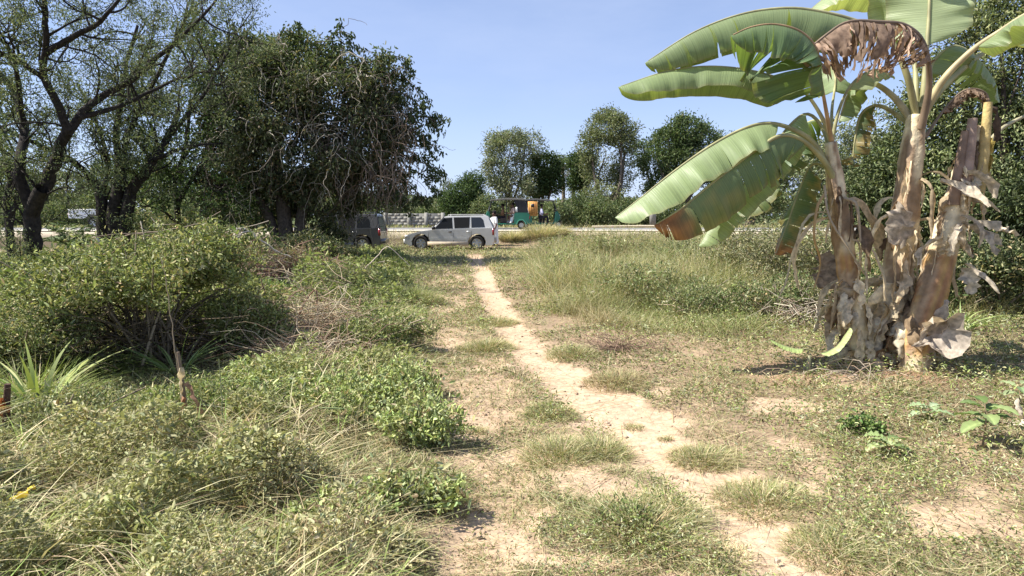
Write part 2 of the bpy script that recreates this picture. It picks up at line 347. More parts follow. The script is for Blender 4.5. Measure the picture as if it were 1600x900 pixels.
# 3 left tangle: leaves and blades through a deep canopy
g = MB(); gb = MB()
x, y = polar(470000, 2.2, 27, -57, 5); L = leftness(x, y); k = rng.random(len(x)) < L * (.10 + .9 * sst(.36, .50, fbm(x, y, 1.9, 25, 3))) * (1 - .93 * hollow(x, y)); x, y = x[k], y[k]; n = len(x); d = np.hypot(x, y); s = (d / 4) ** .7
h = hcan(x, y); clear = sst(.36, .56, fbm(x, y, 1.9, 25, 3)); z = tz(x, y) + h * (.12 + .88 * clear) * rng.random(n) ** .5 * (.75 + .5 * fbm(x, y, 5, 26, 2))
lush = sst(.4, .6, fbm(x, y, .7, 27, 3) + .10 * (y - 4.5) * .5)[:, None]
C = pick([GREY, OLV, PALE, STRAW2, GRN2, BRN], [.24, .24, .2, .1, .14, .08], n) * (1 - lush) + pick([GRN, GRN2, LIME, DKG, OLV], [.3, .3, .12, .1, .18], n) * lush
nr_ = (1 - sst(3.6, 5.4, y))[:, None] * (.35 + .6 * sst(.4, .65, fbm(x, y, 1.4, 29, 3)))[:, None]; nrs = nr_
D = rng.normal(size=(n, 3)); D[:, 2] = np.abs(D[:, 2]) * .7
spx = np.floor(fbm(x, y, 1.7, 44, 2) * 9).astype(int) % 5; spx = np.where(rng.random(n) < .25, rng.integers(0, 5, n), spx)
SPC = np.array([(.29, .33, .12), (.38, .41, .17), (.52, .47, .25), (.24, .28, .09), (.42, .43, .22)])
C = C * .45 + SPC[spx] * (1 + rng.normal(0, .18, (n, 1))) * .55; C = C * (1 - nrs) + pick([STRAW, PALE, OLV, GREY, BRN], [.22, .3, .22, .16, .1], n) * nrs
big = rng.uniform(.55, 1.7, n) * np.array([1.0, 1.5, .7, 1.25, .8])[spx]
leaves(g, np.stack([x, y, z], -1), D, .024 * s * big, .0105 * s * big * np.array([.9, 1.1, .6, 1.2, .8])[spx], C, up=.35)
tag(g.build('herb_tangle', M['leaf']), kind='stuff')
x, y = polar(92000, 2.2, 27, -57, 5); k = rng.random(len(x)) < leftness(x, y) * (1 - .93 * hollow(x, y)); x, y = x[k], y[k]; n = len(x); d = np.hypot(x, y); s = (d / 4) ** .6
h = hcan(x, y) * (1 + .25 * (rng.random(n) < .12)); C = pick([STRAW, PALE, OLV, GREY, GRN2, STRAW2], [.2, .2, .14, .12, .16, .1], n) if False else pick([STRAW, PALE, OLV, GREY, GRN2, STRAW2, BRN], [.22, .2, .14, .1, .12, .12, .1], n)
lift = rng.random(n) ** 1.2 * .55
blades(gb, np.stack([x, y, tz(x, y) + h * lift], -1), np.minimum(h, .26) * rng.uniform(.3, 1, n), .0042 * s * rng.uniform(.6, 1.6, n), rng.uniform(0, 6.28, n), rng.uniform(.1, 3.0, n), rng.uniform(-.1, .6, n), C * .85, C * 1.08, 4)
x, y = polar(15000, 2.3, 16, -48, 3); k = rng.random(len(x)) < leftness(x, y) * sst(.42, .6, fbm(x, y, 1.2, 53, 3)) * (1 - .9 * hollow(x, y)); x, y = x[k], y[k]; n = len(x); s = (np.hypot(x, y) / 4) ** .6
C = pick([LIME, GRN2, PALE, STRAW], [.25, .2, .3, .25], n); blades(gb, np.stack([x, y, tz(x, y) + hcan(x, y) * .35], -1), (.10 + hcan(x, y) * .6) * rng.uniform(.6, 1.3, n), .010 * s * rng.uniform(.6, 1.5, n), rng.uniform(0, 6.28, n), rng.uniform(.1, 1.0, n), rng.uniform(.2, 1.0, n), C * .85, C * 1.1, 5)
tag(gb.build('tangled_grass', M['grass']), kind='stuff')
# 4 tall grass stand right of the track
g = MB(); gl = MB()
x, y = polar(350000, 7, 35.5, -12, 56); k = rng.random(len(x)) < tallR(x, y) * .9; x, y = x[k], y[k]; n = len(x); d = np.hypot(x, y); s = (d / 9) ** .65
n1 = fbm(x, y, .6, 31, 3); Hh = (.34 + .85 * sst(.25, .75, n1) + .25 * sst(1.5, 5, x)) * (1 - .25 * sst(20, 30, d)) * rng.uniform(.45, 1.15, n) * (.45 + .55 * sst(8.5, 12, y))
C = pick([STRAW, PALE, OLV, GREY, GRN2, GRN, STRAW2], [.16, .25, .16, .12, .18, .08, .05], n)
gg = sst(.45, .6, fbm(x, y, .5, 33, 3))[:, None]; C = C * (1 - .45 * gg) + np.array([.24, .29, .10]) * .45 * gg
rd = sst(.6, .72, fbm(x, y, .45, 35, 3))[:, None]; C = C * (1 - .5 * rd) + np.array([.36, .25, .15]) * .5 * rd
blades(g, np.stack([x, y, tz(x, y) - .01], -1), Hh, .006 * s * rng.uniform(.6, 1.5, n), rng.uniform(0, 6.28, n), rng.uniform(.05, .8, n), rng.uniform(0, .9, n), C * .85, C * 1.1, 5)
tag(g.build('tall_grass', M['grass']), kind='stuff')
x, y = polar(150000, 7, 34, -12, 56); k = rng.random(len(x)) < tallR(x, y) * sst(.35, .55, fbm(x, y, .7, 37, 3) + .05 * (x - 1)); x, y = x[k], y[k]; n = len(x); d = np.hypot(x, y); s = (d / 9) ** .7
z = tz(x, y) + rng.random(n) ** .7 * (.15 + .8 * sst(.25, .75, fbm(x, y, .6, 31, 3))) * (.45 + .55 * sst(8.5, 12, y))
D = rng.normal(size=(n, 3)); D[:, 2] = np.abs(D[:, 2]) * .6
leaves(gl, np.stack([x, y, z], -1), D, .045 * s * rng.uniform(.5, 1.5, n), .018 * s * rng.uniform(.6, 1.4, n), pick([GREY, GRN2, OLV, GRN, BRN], [.3, .22, .25, .13, .1], n), up=.35)
tag(gl.build('weeds_among_tall_grass', M['leaf']), kind='stuff')
# 5 far verge, left and right, up to the road, and the green ground beyond the road
g = MB()
x, y = polar(110000, 18, 36.5, -58, 58); k = rng.random(len(x)) < (1 - tallR(x, y)) * (1 - sst(35.2, 35.8, y)) * (1 - .8 * bare(x, y)); x, y = x[k], y[k]; n = len(x)
low = 1 - .75 * np.exp(-(((x + 2.5) / 3.2) ** 2 + ((y - 28.3) / 1.5) ** 2))
C = pick([STRAW, PALE, OLV, GREY, GRN2, GRN], [.26, .26, .16, .08, .16, .08], n)
blades(g, np.stack([x, y, tz(x, y) - .01], -1), (.07 + .2 * fbm(x, y, .5, 41, 3)) * rng.uniform(.5, 1.3, n) * low, .016 * rng.uniform(.6, 1.4, n), rng.uniform(0, 6.28, n), rng.uniform(.1, 1.2, n), rng.uniform(0, .8, n), C * .85, C * 1.1, 4)
x = rng.uniform(-60, 60, 40000); y = rng.uniform(44.5, 60, 40000); n = len(x); C = pick([PALE, OLV, GRN2, GRN], [.25, .3, .25, .2], n)
blades(g, np.stack([x, y, tz(x, y) - .01], -1), .25 * rng.uniform(.4, 1.6, n), .05 * rng.uniform(.6, 1.4, n), rng.uniform(0, 6.28, n), rng.uniform(.1, 1.2, n), rng.uniform(0, .8, n), C * .85, C * 1.1, 4)
tag(g.build('verge_grass', M['grass']), kind='stuff')
# 6 litter: dry straws, chips and pebbles
g = MB(); x, y = polar(11000, 2.3, 14, -46, 46); k = rng.random(len(x)) < .45 + .55 * (1 - bare(x, y)); k &= (rng.random(len(x)) < .35) | (bare(x, y) < .5); x, y = x[k], y[k]; n = len(x); s = (np.hypot(x, y) / 4) ** .6
blades(g, np.stack([x, y, tz(x, y) + .008 + .03 * rng.random(n) * (1 - bare(x, y))], -1), .05 * rng.uniform(.4, 2.2, n) * s, .004 * s * rng.uniform(.5, 1.5, n), rng.uniform(0, 6.28, n), rng.uniform(2, 9, n), rng.uniform(-.3, .3, n), pick([STRAW, PALE, STRAW2, BRN], [.4, .25, .2, .15], n), pick([STRAW, PALE, STRAW2], [.4, .3, .3], n), 4)
tag(g.build('straw_litter', M['dry']), kind='stuff')
g = MB(); x, y = polar(3800, 2.3, 13, -12, 42); k = rng.random(len(x)) < .25 + .75 * bare(x, y); x, y = x[k], y[k]; z = tz(x, y)
for a, b_, c_ in zip(x, y, z):
    r_ = .004 * (1 + rng.pareto(2.5)) * (math.hypot(a, b_) / 4) ** .6; r_ = min(r_, .022); q = unit(6) * r_ * rng.uniform(.6, 1.2, (6, 1)); q = np.array([[r_, 0, 0], [-r_, 0, 0], [0, r_ * .8, 0], [0, -r_, 0], [0, 0, r_ * .7], [0, 0, -r_ * .6]]) + q * .25
    g.add(q + [a, b_, c_ + r_ * .2], [[0, 2, 4], [2, 1, 4], [1, 3, 4], [3, 0, 4], [2, 0, 5], [1, 2, 5], [3, 1, 5], [0, 3, 5]], np.array([(.30, .22, .15), (.42, .32, .23), (.22, .16, .11)][rng.integers(0, 3)]))
tag(g.build('pebbles', M['twig']), kind='stuff')
# ------------------------------------------------------------------ trees and bushes
def unit(n):
    v = rng.normal(size=(n, 3)); return norm(v)
def lump_points(lumps, n, shell=.55, gap=0.0, gscale=1.2, seed=0):
    """points inside a union of ellipsoid lumps (cx,cy,cz,rx,ry,rz), biased outward, with noise gaps"""
    L = np.array(lumps, float); vol = (L[:, 3] * L[:, 4] * L[:, 5]) ** .8; k = rng.choice(len(L), n, p=vol / vol.sum())
    u = unit(n); rr = rng.random(n) ** (1 / 3) * (1 - shell) + shell * (1 - .35 * rng.random(n) ** 2)
    lump = .72 + .5 * fbm(u[:, 0] * 2 + k, u[:, 2] * 2 + u[:, 1], 1.3, seed + 2, 3)
    p = L[k, :3] + u * L[k, 3:] * (rr * lump)[:, None]
    if gap:
        q = fbm(p[:, 0] + p[:, 1] * .6, p[:, 2] - p[:, 1] * .4, gscale, seed + 5, 3); m = q > np.quantile(q, gap) ; p, u, k = p[m], u[m], k[m]
    return p, u, k
def limbs_to(mb, base, lumps, r0, c, trunk_top=.35, twigs=3, sides=7):
    L = np.array(lumps, float); base = np.array(base, float); ctr = L[:, :3].mean(0)
    top = base + (ctr - base) * trunk_top; top[2] = base[2] + (ctr[2] - base[2]) * trunk_top
    pts = crv([base, base + (top - base) * .5 + rng.normal(0, r0 * .6, 3) * [1, 1, 0], top], 8)
    tube(mb, pts, np.linspace(r0 * 1.25, r0 * .8, 8), sides, c)
    for l in L:
        m = (top + l[:3]) / 2 + rng.normal(0, .12, 3) * np.linalg.norm(l[:3] - top)
        q = crv([top - [0, 0, r0], m, l[:3] + [0, 0, l[5] * .4]], 8); tube(mb, q, np.linspace(r0 * .55, r0 * .12, 8), 5, c)
        for t in range(twigs):
            a = q[rng.integers(3, 7)]; e = l[:3] + unit(1)[0] * l[3:] * .9; tube(mb, crv([a, (a + e) / 2 + rng.normal(0, .1, 3) * l[3], e], 6), np.linspace(r0 * .16, r0 * .04, 6), 4, c)
def tree(name, base, lumps, nleaf, ll, lw, cols, wts, r0, label, cat='tree', group=None, gap=.12, bark=(.16, .13, .10), shell=.55, up=.35, twigs=3, trunk_top=.35, gscale=1.2, jit=.15, twcol=None, droop=0., sprout=.5):
    root = empty(name, base, 0, label, cat, group); o = np.array(base, float)
    sat = []
    for l in lumps:
        for _ in range(2):
            u_ = unit(1)[0]; u_[2] = abs(u_[2]) * .9 - .2; f_ = rng.uniform(.28, .42); sat.append((l[0] + u_[0] * l[3] * .95, l[1] + u_[1] * l[4] * .95, max(o[2] + .3, l[2] + u_[2] * l[5] * .95), l[3] * f_, l[4] * f_, l[5] * f_))
    lumps_l = list(lumps); lumps = lumps_l + sat
    t = MB(); limbs_to(t, [0, 0, 0], [(l[0] - o[0], l[1] - o[1], l[2] - o[2], *l[3:]) for l in lumps_l], r0, bark, trunk_top, twigs)
    t.build('trunk' if cat == 'tree' else 'stem', M['bark'], root, smooth=True)
    p, u, k = lump_points(lumps, nleaf, shell, gap, gscale, int(rng.integers(0, 9))); n = len(p)
    # clumps: pull leaves toward cluster centres so the crown has light and dark tufts
    nc = max(30, nleaf // 28); ci = rng.choice(n, nc); cc = p[ci]; cell = rng.integers(0, nc, n)
    cs = .085 * np.mean([l[3] for l in lumps]) + ll * .8
    f = rng.random(n) < .8; q = cc[cell] + rng.normal(0, 1, (n, 3)) * cs; p = np.where(f[:, None], q, p); u2 = norm(p - np.mean(np.array(lumps)[:, :3], 0))
    tone = (1 + rng.normal(0, .13, nc))[cell][:, None]
    D = norm(u2 * sprout + rng.normal(0, .7, (n, 3)) + np.array([0, 0, -droop]))
    C = pick(cols, wts, n, jit) * tone
    mb = MB(); leaves(mb, p - o, D, ll * rng.uniform(.6, 1.4, n), lw * rng.uniform(.7, 1.3, n), C, up=up)
    mb.build('crown' if cat == 'tree' else 'foliage', M['leaf'], root); return root
def PX(px, py, Y, rx, rz, ry=None):
    """ellipsoid lump given by its place in the view: centre px,py at distance Y; radii in pixels"""
    c = P(px, py, Y); k = Y / 1000; return (c[0], c[1], c[2], rx * k, (ry if ry else rx * .8) * k, rz * k)
def at(px, Y, dz=0): c = P(px, 336, Y); return (c[0], Y, float(tz(c[0], Y)) + dz)
DG = [(.055, .09, .028), (.075, .12, .035), (.10, .15, .05), (.14, .18, .07)]
MG = [(.10, .14, .05), (.14, .18, .07), (.20, .23, .10), (.26, .27, .14)]
PG = [(.20, .22, .12), (.26, .28, .16), (.16, .19, .09), (.32, .31, .19)]
BG = 'trees beyond the road'
# --- trees beyond the road
tree('acacia_tree', at(800, 56), [PX(800, 235, 56, 38, 32), PX(775, 268, 55, 26, 30), PX(822, 225, 57, 26, 24), PX(805, 292, 55, 36, 26), PX(775, 225, 57, 20, 18)], 17000, .22, .085, PG, [.3, .3, .3, .1], .24, 'pale loose-crowned tree rising above the left three-wheeler across the road', group=BG, gap=.35, shell=.3)
tree('mango_tree', at(848, 58), [PX(852, 262, 58, 24, 26), PX(838, 290, 58, 26, 18), PX(862, 285, 58, 18, 20)], 11000, .24, .09, DG, [.4, .3, .2, .1], .3, 'rounded dark green tree tucked against the right side of the pale tree', group=BG)
tree('tall_tree', at(945, 55), [PX(948, 205, 55, 34, 30), PX(925, 228, 55, 24, 28), PX(972, 215, 55, 26, 34), PX(945, 260, 56, 34, 34), PX(975, 270, 55, 22, 30), PX(940, 310, 54, 36, 26), PX(950, 185, 56, 22, 18)], 24000, .2, .08, [(.18, .20, .09), (.23, .25, .12), (.13, .16, .06), (.28, .28, .15)], [.3, .3, .3, .1], .32, 'tallest pale green tree in the middle of the row across the road', group=BG, gap=.3, shell=.3, trunk_top=.25)
tree('mango_tree', at(912, 60), [PX(908, 262, 60, 22, 24), PX(903, 285, 60, 18, 14)], 7000, .24, .09, DG, [.4, .3, .2, .1], .25, 'small dark green tree between the palms and the tallest pale tree', group=BG)
tree('broadleaf_tree', at(1065, 58), [PX(1075, 208, 58, 32, 26), PX(1045, 225, 58, 30, 28), PX(1100, 225, 58, 30, 24), PX(1025, 255, 57, 28, 26), PX(1070, 255, 58, 40, 32), PX(1110, 265, 57, 32, 26), PX(1035, 290, 57, 34, 22), PX(1005, 235, 59, 16, 16), PX(1145, 240, 60, 26, 26)], 28000, .26, .10, [(.07, .11, .035), (.10, .145, .05), (.14, .18, .07), (.18, .2, .09)], [.35, .3, .25, .1], .4, 'broad dense dark green tree behind the drooping banana leaf tips', group=BG)
tree('cedar_tree', at(728, 52), [PX(728, 300, 52, 26, 20), PX(740, 288, 52, 16, 18), PX(705, 318, 52, 24, 18), PX(748, 315, 52, 20, 22), PX(725, 325, 52, 34, 16)], 13000, .2, .07, DG, [.35, .3, .25, .1], .22, 'low dark bushy tree rising right behind the silver car roof', group=BG)
tree('feathery_tree', at(690, 54), [PX(690, 306, 54, 10, 14), PX(697, 290, 54, 7, 9), PX(684, 325, 54, 12, 10)], 1500, .2, .05, PG, [.3, .3, .3, .1], .1, 'thin wispy sapling above the right end of the block wall', group=BG, gap=.4)
tree('broadleaf_tree', at(1165, 54), [PX(1165, 290, 54, 30, 26), PX(1205, 275, 55, 34, 32), PX(1245, 285, 54, 30, 30), PX(1190, 315, 53, 40, 18)], 12000, .24, .10, MG, [.3, .3, .25, .15], .3, 'mid green tree beyond the road seen under the banana leaves', group=BG)
def palm(base, h, nf, fl, label, seed=0, group=None, r=.16, c=(.2, .17, .13), fc=(.13, .17, .07), name='palm_tree', drp=1.0):
    root = empty(name, base, 0, label, 'palm', group); t = MB()
    top = np.array([.03 * h, 0, h]); tube(t, crv([[0, 0, 0], [.05 * h, 0, h * .5], top], 9), np.linspace(r * 1.2, r * .8, 9), 8, c); t.build('trunk', M['bark'], root, smooth=True)
    for f in range(nf):
        mb = MB(); a = f * 2.399 + seed; e = rng.uniform(-.5, 1.2) if drp > .9 else rng.uniform(.15, 1.3); dr = np.array([math.cos(a) * math.cos(e), math.sin(a) * math.cos(e), math.sin(e)])
        q = crv([top, top + dr * fl * .5, top + dr * fl * .95 - np.array([0, 0, fl * .42 * drp])], 12); dead = e < -.2 and drp > .9
        cc = (.28, .23, .16) if dead else fc
        tube(mb, q, np.linspace(.03, .008, 12) * fl / 1.6, 3, cc)
        m = 46; ti = rng.uniform(.12, 1, m) * 11; i0 = np.minimum(ti.astype(int), 10); pp = q[i0] + (q[i0 + 1] - q[i0]) * (ti - i0)[:, None]
        T = norm(q[i0 + 1] - q[i0]); S = norm(np.cross(T, [0, 0, 1])) * np.where(np.arange(m) % 2, 1, -1)[:, None]
        leaves(mb, pp, S + T * .7 + [0, 0, -.25], fl * .26 * rng.uniform(.7, 1.2, m), fl * .022, np.array(cc) * rng.uniform(.7, 1.3, (m, 1)), fold=.15)
        mb.build('frond', M['leaf'], root)
    return root
palm(at(875, 62), 6.3, 20, 1.7, 'slender palm with drooping brown skirt, left one of the pair across the road', 0, 'palms across the road', .17)
palm(at(890, 63), 5.9, 18, 1.6, 'slender palm with drooping brown skirt, right one of the pair across the road', 2, 'palms across the road', .15)
# --- hedge bushes along the far side of the road
HG = 'bushes along the far side of the road'
hb = [(872, 47, 24, 22, 'leafy sunlit bush just right of the front of the right-hand three-wheeler', 1), (902, 49, 26, 26, 'second bush right of the three-wheelers, under the small dark tree', 0), (935, 48, 26, 24, 'bush below the left half of the tallest pale tree across the road', 1), (968, 50, 26, 22, 'dark bush below the right half of the tallest pale tree', 0),
      (1003, 49, 26, 18, 'bush left of the pale concrete post beyond the road', 1), (1045, 50, 30, 20, 'dark bush right of the pale concrete post beyond the road', 0), (1092, 51, 32, 20, 'roadside bush behind the browned banana leaf tip', 0), (640, 56, 36, 24, 'pale shrub standing behind the block wall', 2), (668, 53, 22, 18, 'dark shrub overhanging the right end of the block wall', 0),
      (760, 49, 22, 26, 'leafy bush behind the windscreen of the left three-wheeler', 1), (600, 50, 26, 34, 'dark shrub overhanging the left end of the block wall', 0), (548, 52, 36, 40, 'mid green thicket beyond the road behind the dark parked car', 1)]
for px, Y, rx, rh, lab, kd in hb:
    k = Y / 1000; bx, by, bz = at(px, Y); h = rh * 2 * k
    tree('roadside_bush', (bx, by, bz), [(bx, by, bz + h * .5, rx * k, rx * k * .7, h * .5), (bx - rx * k * .5, by - .2, bz + h * .34, rx * k * .6, rx * k * .6, h * .36), (bx + rx * k * .55, by - .1, bz + h * .36, rx * k * .6, rx * k * .6, h * .38)], 4200, .17, .075, [DG, MG, PG][kd] if kd != 0 else [(.07, .1, .035), (.10, .14, .05), (.15, .19, .07), (.2, .22, .1)], [.25, .3, .3, .15], .08, lab, 'bush', HG, gap=.08, bark=(.12, .1, .07))
# --- trees beyond the road at far left, seen through the acacias
LG = 'trees beyond the road on the left'
for px, Y, rx, py, lab, kd in [(20, 60, 60, 285, 'hazy green tree beyond the road at the far left edge', 1), (105, 64, 40, 296, 'pale rounded tree beyond the road left of the white truck', 2), (175, 60, 50, 282, 'mid green tree beyond the road directly above the white truck', 1), (255, 58, 50, 278, 'shaded green tree beyond the road right of the white truck', 1), (340, 57, 50, 275, 'dense green tree beyond the road left of the vine-covered tree', 0), (430, 60, 55, 280, 'dark tree beyond the road hidden mostly behind the vine-covered tree', 0), (510, 60, 50, 285, 'green tree beyond the road showing right of the vine-covered trunk', 1)]:
    tree('broadleaf_tree', at(px, Y), [PX(px, py, Y, rx * .7, 32), PX(px - rx * .5, py + 18, Y, rx * .5, 24), PX(px + rx * .5, py + 14, Y, rx * .5, 26), PX(px, py + 38, Y, rx * .8, 20)], 8000, .28, .11, [DG, MG, PG][kd], [.3, .3, .25, .15], .25, lab, group=LG, gap=.2)
HL = 'bushes along the far road edge on the left'
for px, Y, rh, lab in [(10, 48, 20, 'leafy bush across the road at the extreme left'), (62, 49, 17, 'low bush across the road behind the nearest dark trunk'), (100, 50, 22, 'yellow-green bush across the road just left of the white truck'), (225, 50, 18, 'bush across the road right of the forked dark trunk'), (285, 50, 24, 'taller bush across the road midway to the vine-covered tree'), (345, 50, 22, 'bush across the road close to the vine-covered tree on its left'), (405, 50, 24, 'shaded bush across the road behind the vine-covered trunk')]:
    k = Y / 1000; bx, by, bz = at(px, Y); h = rh * 2 * k
    tree('roadside_bush', (bx, by, bz), [(bx, by, bz + h * .5, 1.5, 1, h * .5), (bx - .9, by, bz + h * .35, 1.1, .9, h * .36), (bx + .9, by, bz + h * .35, 1.1, .9, h * .4)], 3600, .17, .075, MG, [.25, .3, .3, .15], .08, lab, 'bush', HL, gap=.1, bark=(.12, .1, .07))
# far wood behind everything so that no bare horizon shows
mb = MB(); n = 60000; x = rng.uniform(-150, 150, n); y = rng.uniform(84, 100, n); top = 2.6 + 2.8 * fbm(x, y * .2, .12, 3, 4); z = tz(x, y) + top * rng.random(n) ** .6
leaves(mb, np.stack([x, y, z], -1), unit(n), .6 * rng.uniform(.6, 1.4, n), .28, pick([(.12, .15, .07), (.16, .19, .09), (.10, .13, .06)], [1, 1, 1], n), up=.4)
tag(mb.build('distant_wood', M['leaf']), kind='stuff')

# --- the feathery dark acacias at left
def grow(tb, tips, p, d, L, r, lvl, c, wig=.22, up=.12, kids=(4, 3, 3), spread=.8, sides=(6, 5, 4, 3)):
    n = 6; pts = [np.array(p, float)]; dd = norm(np.array(d, float))
    for i in range(n - 1):
        dd = norm(dd + rng.normal(0, wig, 3) + np.array([0, 0, up * .5])); pts.append(pts[-1] + dd * L / (n - 1))
    pts = np.array(pts); tube(tb, pts, np.linspace(r, r * .35, n), sides[min(lvl, 3)], c)
    if lvl >= len(kids): tips.append(pts); return
    for k in range(kids[lvl]):
        i = rng.integers(1, n) if k else n - 1; dn = norm(pts[min(i + 1, n - 1)] - pts[i - 1]); nd = norm(dn + unit(1)[0] * spread + np.array([0, 0, up]))
        grow(tb, tips, pts[i], nd, L * rng.uniform(.5, .75), r * .45, lvl + 1, c, wig, up, kids, spread, sides)
def limb_tree(name, base, limbs, label, group, kids, subL, subr, nspray, ll, lw, cols, wts, dens=7, bark=(.035, .029, .025), s0=.25, per=.5, droop=.3, spread=.9, up=.1, sc=.07, upl=.4, trunkname='trunk'):
    root = empty(name, base, 0, label, 'tree', group); o = np.array(base, float); tb = MB(); tips = []
    for L, r0, r1 in limbs:
        q = crv(L, 16) - o; q[1:-1] += rng.normal(0, .012, (14, 3)); tube(tb, q, np.linspace(r0, r1, 16), 8, bark)
        if s0 < 1:
            ln = np.linalg.norm(np.diff(q, axis=0), axis=1).sum(); m = max(2, int(ln / per))
            for j in range(m):
                i = int(rng.integers(int(16 * s0) if r0 > .1 else 3, 16)); T = norm(q[min(i + 1, 15)] - q[i - 1])
                grow(tb, tips, q[i], norm(T * .7 + unit(1)[0] * spread), subL * rng.uniform(.6, 1.3), min(subr, r1 * 1.1 + .012), 0, bark, kids=kids, up=up)
    tb.build(trunkname, M['bark'], root, smooth=True)
    tp = np.concatenate([t[1:] for t in tips]); n = len(tp) * dens; k = rng.integers(0, len(tp), n)
    p = tp[k] + rng.normal(0, sc, (n, 3)); D = norm(rng.normal(0, .8, (n, 3)) + np.array([0, 0, -droop]))
    tone = (1 + rng.normal(0, .15, len(tp)))[k][:, None]
    mb = MB(); leaves(mb, p, D, ll * rng.uniform(.5, 1.5, n), lw * rng.uniform(.7, 1.3, n), pick(cols, wts, n) * tone, up=upl); mb.build('crown', M['leaf'], root); return root, tips
AC = [(.085, .11, .05), (.13, .16, .07), (.19, .22, .10), (.27, .28, .15)]
Ya = 12.
A = lambda *p: [P(a, b, Ya + (c if len(q) > 2 else 0)) for q in p for a, b, c in [(q + (0,))[:3]]]
bA = at(47, Ya)
limb_tree('acacia_tree', bA, [([np.array(bA), *A((50, 360), (52, 330), (66, 295, -.2))], .17, .12), (A((52, 335), (40, 300), (30, 261), (38, 200, .5), (20, 140, .8), (-20, 90, 1)), .11, .04), (A((62, 310), (84, 261), (107, 201, -.3)), .12, .09),
    (A((107, 205, -.3), (85, 150, -.5), (66, 120, -.6), (70, 84, -.8), (72, 30, -1), (60, -60, -1)), .075, .03), (A((105, 210, -.3), (140, 163, 0), (200, 128, .4), (236, 98, .8), (280, 60, 1), (330, 10, 1.2)), .075, .025),
    (A((120, 185, -.2), (190, 165, .4), (240, 140, 1), (290, 120, 1.4), (340, 110, 1.6)), .05, .015), (A((70, 84, -.8), (110, 60, -1), (160, 30, -1.2), (200, -20, -1.2)), .06, .02), (A((38, 200, .5), (20, 90, 0), (0, 60, -.5), (-30, 20, -1)), .05, .02), (A((66, 120, -.6), (20, 90, -1), (-40, 70, -1.5)), .05, .02)],
    'nearest dark-trunked acacia at the left, its trunk forking low above the bushes', None, (4, 3), .85, .022, 0, .055, .017, AC, [.3, .3, .25, .15], dens=9, per=.34, sc=.075)
Yb = 19.
B_ = lambda *p: [P(a, b, Yb + (c if len(q) > 2 else 0)) for q in p for a, b, c in [(q + (0,))[:3]]]
bB = at(170, Yb)
limb_tree('acacia_tree', bB, [([np.array(bB) + [-.12, 0, 0], *B_((160, 340), (157, 300), (140, 275))], .22, .13), ([np.array(bB) + [.2, 0, 0], *B_((178, 340), (184, 300), (188, 260))], .26, .15), ([np.array(bB) + [.25, 0, .3], *B_((205, 300), (228, 268), (262, 215, .5), (280, 170, 1))], .22, .08),
    (B_((143, 278), (110, 250, -.5), (56, 224, -1), (0, 200, -1.5)), .10, .04), (B_((188, 262), (182, 210), (190, 150, .3), (200, 90, .5), (215, 40, .6)), .11, .04), (B_((186, 270), (205, 200), (240, 130, -.5), (270, 70, -.8), (300, 10, -1)), .09, .03), (B_((160, 300), (170, 260), (150, 190, .4), (120, 130, .6)), .08, .03),
    (B_((240, 250), (290, 230, .2), (330, 225, .5)), .07, .03), (B_((262, 215, .5), (310, 160, .8), (345, 100, 1), (370, 50, 1)), .07, .03)],
    'forked dark acacia standing in front of the white truck', None, (4, 3), 1.3, .032, 0, .085, .027, AC, [.35, .3, .25, .1], dens=8, per=.55, sc=.12)
Yc = 16.
C_ = lambda *p: [P(a, b, Yc + (c if len(q) > 2 else 0)) for q in p for a, b, c in [(q + (0,))[:3]]]
bC = at(16, Yc)
limb_tree('acacia_tree', bC, [([np.array(bC), *C_((12, 330), (16, 290), (30, 250), (36, 200), (20, 150))], .10, .05), (C_((14, 340), (28, 300), (8, 250), (-10, 180)), .07, .03), (C_((18, 280), (-10, 240), (-60, 200)), .05, .02)], 'slim dark acacia at the far left edge behind the nearest one', None, (3, 3), 1.1, .03, 0, .11, .035, AC, [.35, .3, .25, .1], dens=6, per=.5, sc=.12)
Yd = 22.
D_ = lambda *p: [P(a, b, Yd + (c if len(q) > 2 else 0)) for q in p for a, b, c in [(q + (0,))[:3]]]
bD = at(280, Yd)
limb_tree('thorn_tree', bD, [([np.array(bD), *D_((278, 350), (277, 320), (270, 290), (250, 250), (240, 200))], .12, .06), (D_((277, 320), (300, 280), (330, 240), (350, 190)), .08, .03), (D_((270, 290), (290, 230), (300, 160), (330, 90)), .08, .03), (D_((300, 280), (340, 290), (380, 280)), .06, .03)], 'bushy dark thorn tree between the forked acacia and the vine-covered tree', None, (4, 3), 1.5, .04, 0, .16, .055, DG, [.35, .3, .25, .1], dens=5, per=.5, sc=.18)
# bright sprig of new leaves in front of the forked acacia
# --- the vine-covered tree
Yv = 22.
V_ = lambda *p: [P(a, b, Yv + (c if len(q) > 2 else 0)) for q in p for a, b, c in [(q + (0,))[:3]]]
bV = at(450, Yv)
rootV = empty('vine_covered_tree', bV, 0, 'big rounded tree smothered in vines and dead twigs, left of the silver car', 'tree'); oV = np.array(bV)
tb = MB(); vb = (.10, .08, .065)
for L, r0, r1 in [([np.array(bV), *V_((445, 350), (440, 300), (430, 240), (440, 160), (450, 110))], .3, .08), ([np.array(bV) + [.3, 0, 0], *V_((470, 340), (490, 270), (520, 200), (560, 140))], .22, .06), ([np.array(bV) - [.3, 0, 0], *V_((425, 350), (390, 280), (370, 200), (390, 110))], .2, .06), (V_((480, 300), (540, 270), (600, 230), (650, 200)), .12, .04), (V_((400, 290), (340, 260), (320, 220)), .1, .04)]:
    tube(tb, crv(L, 14) - oV, np.linspace(r0, r1, 14), 8, vb)
tb.build('trunk', M['bark'], rootV, smooth=True)
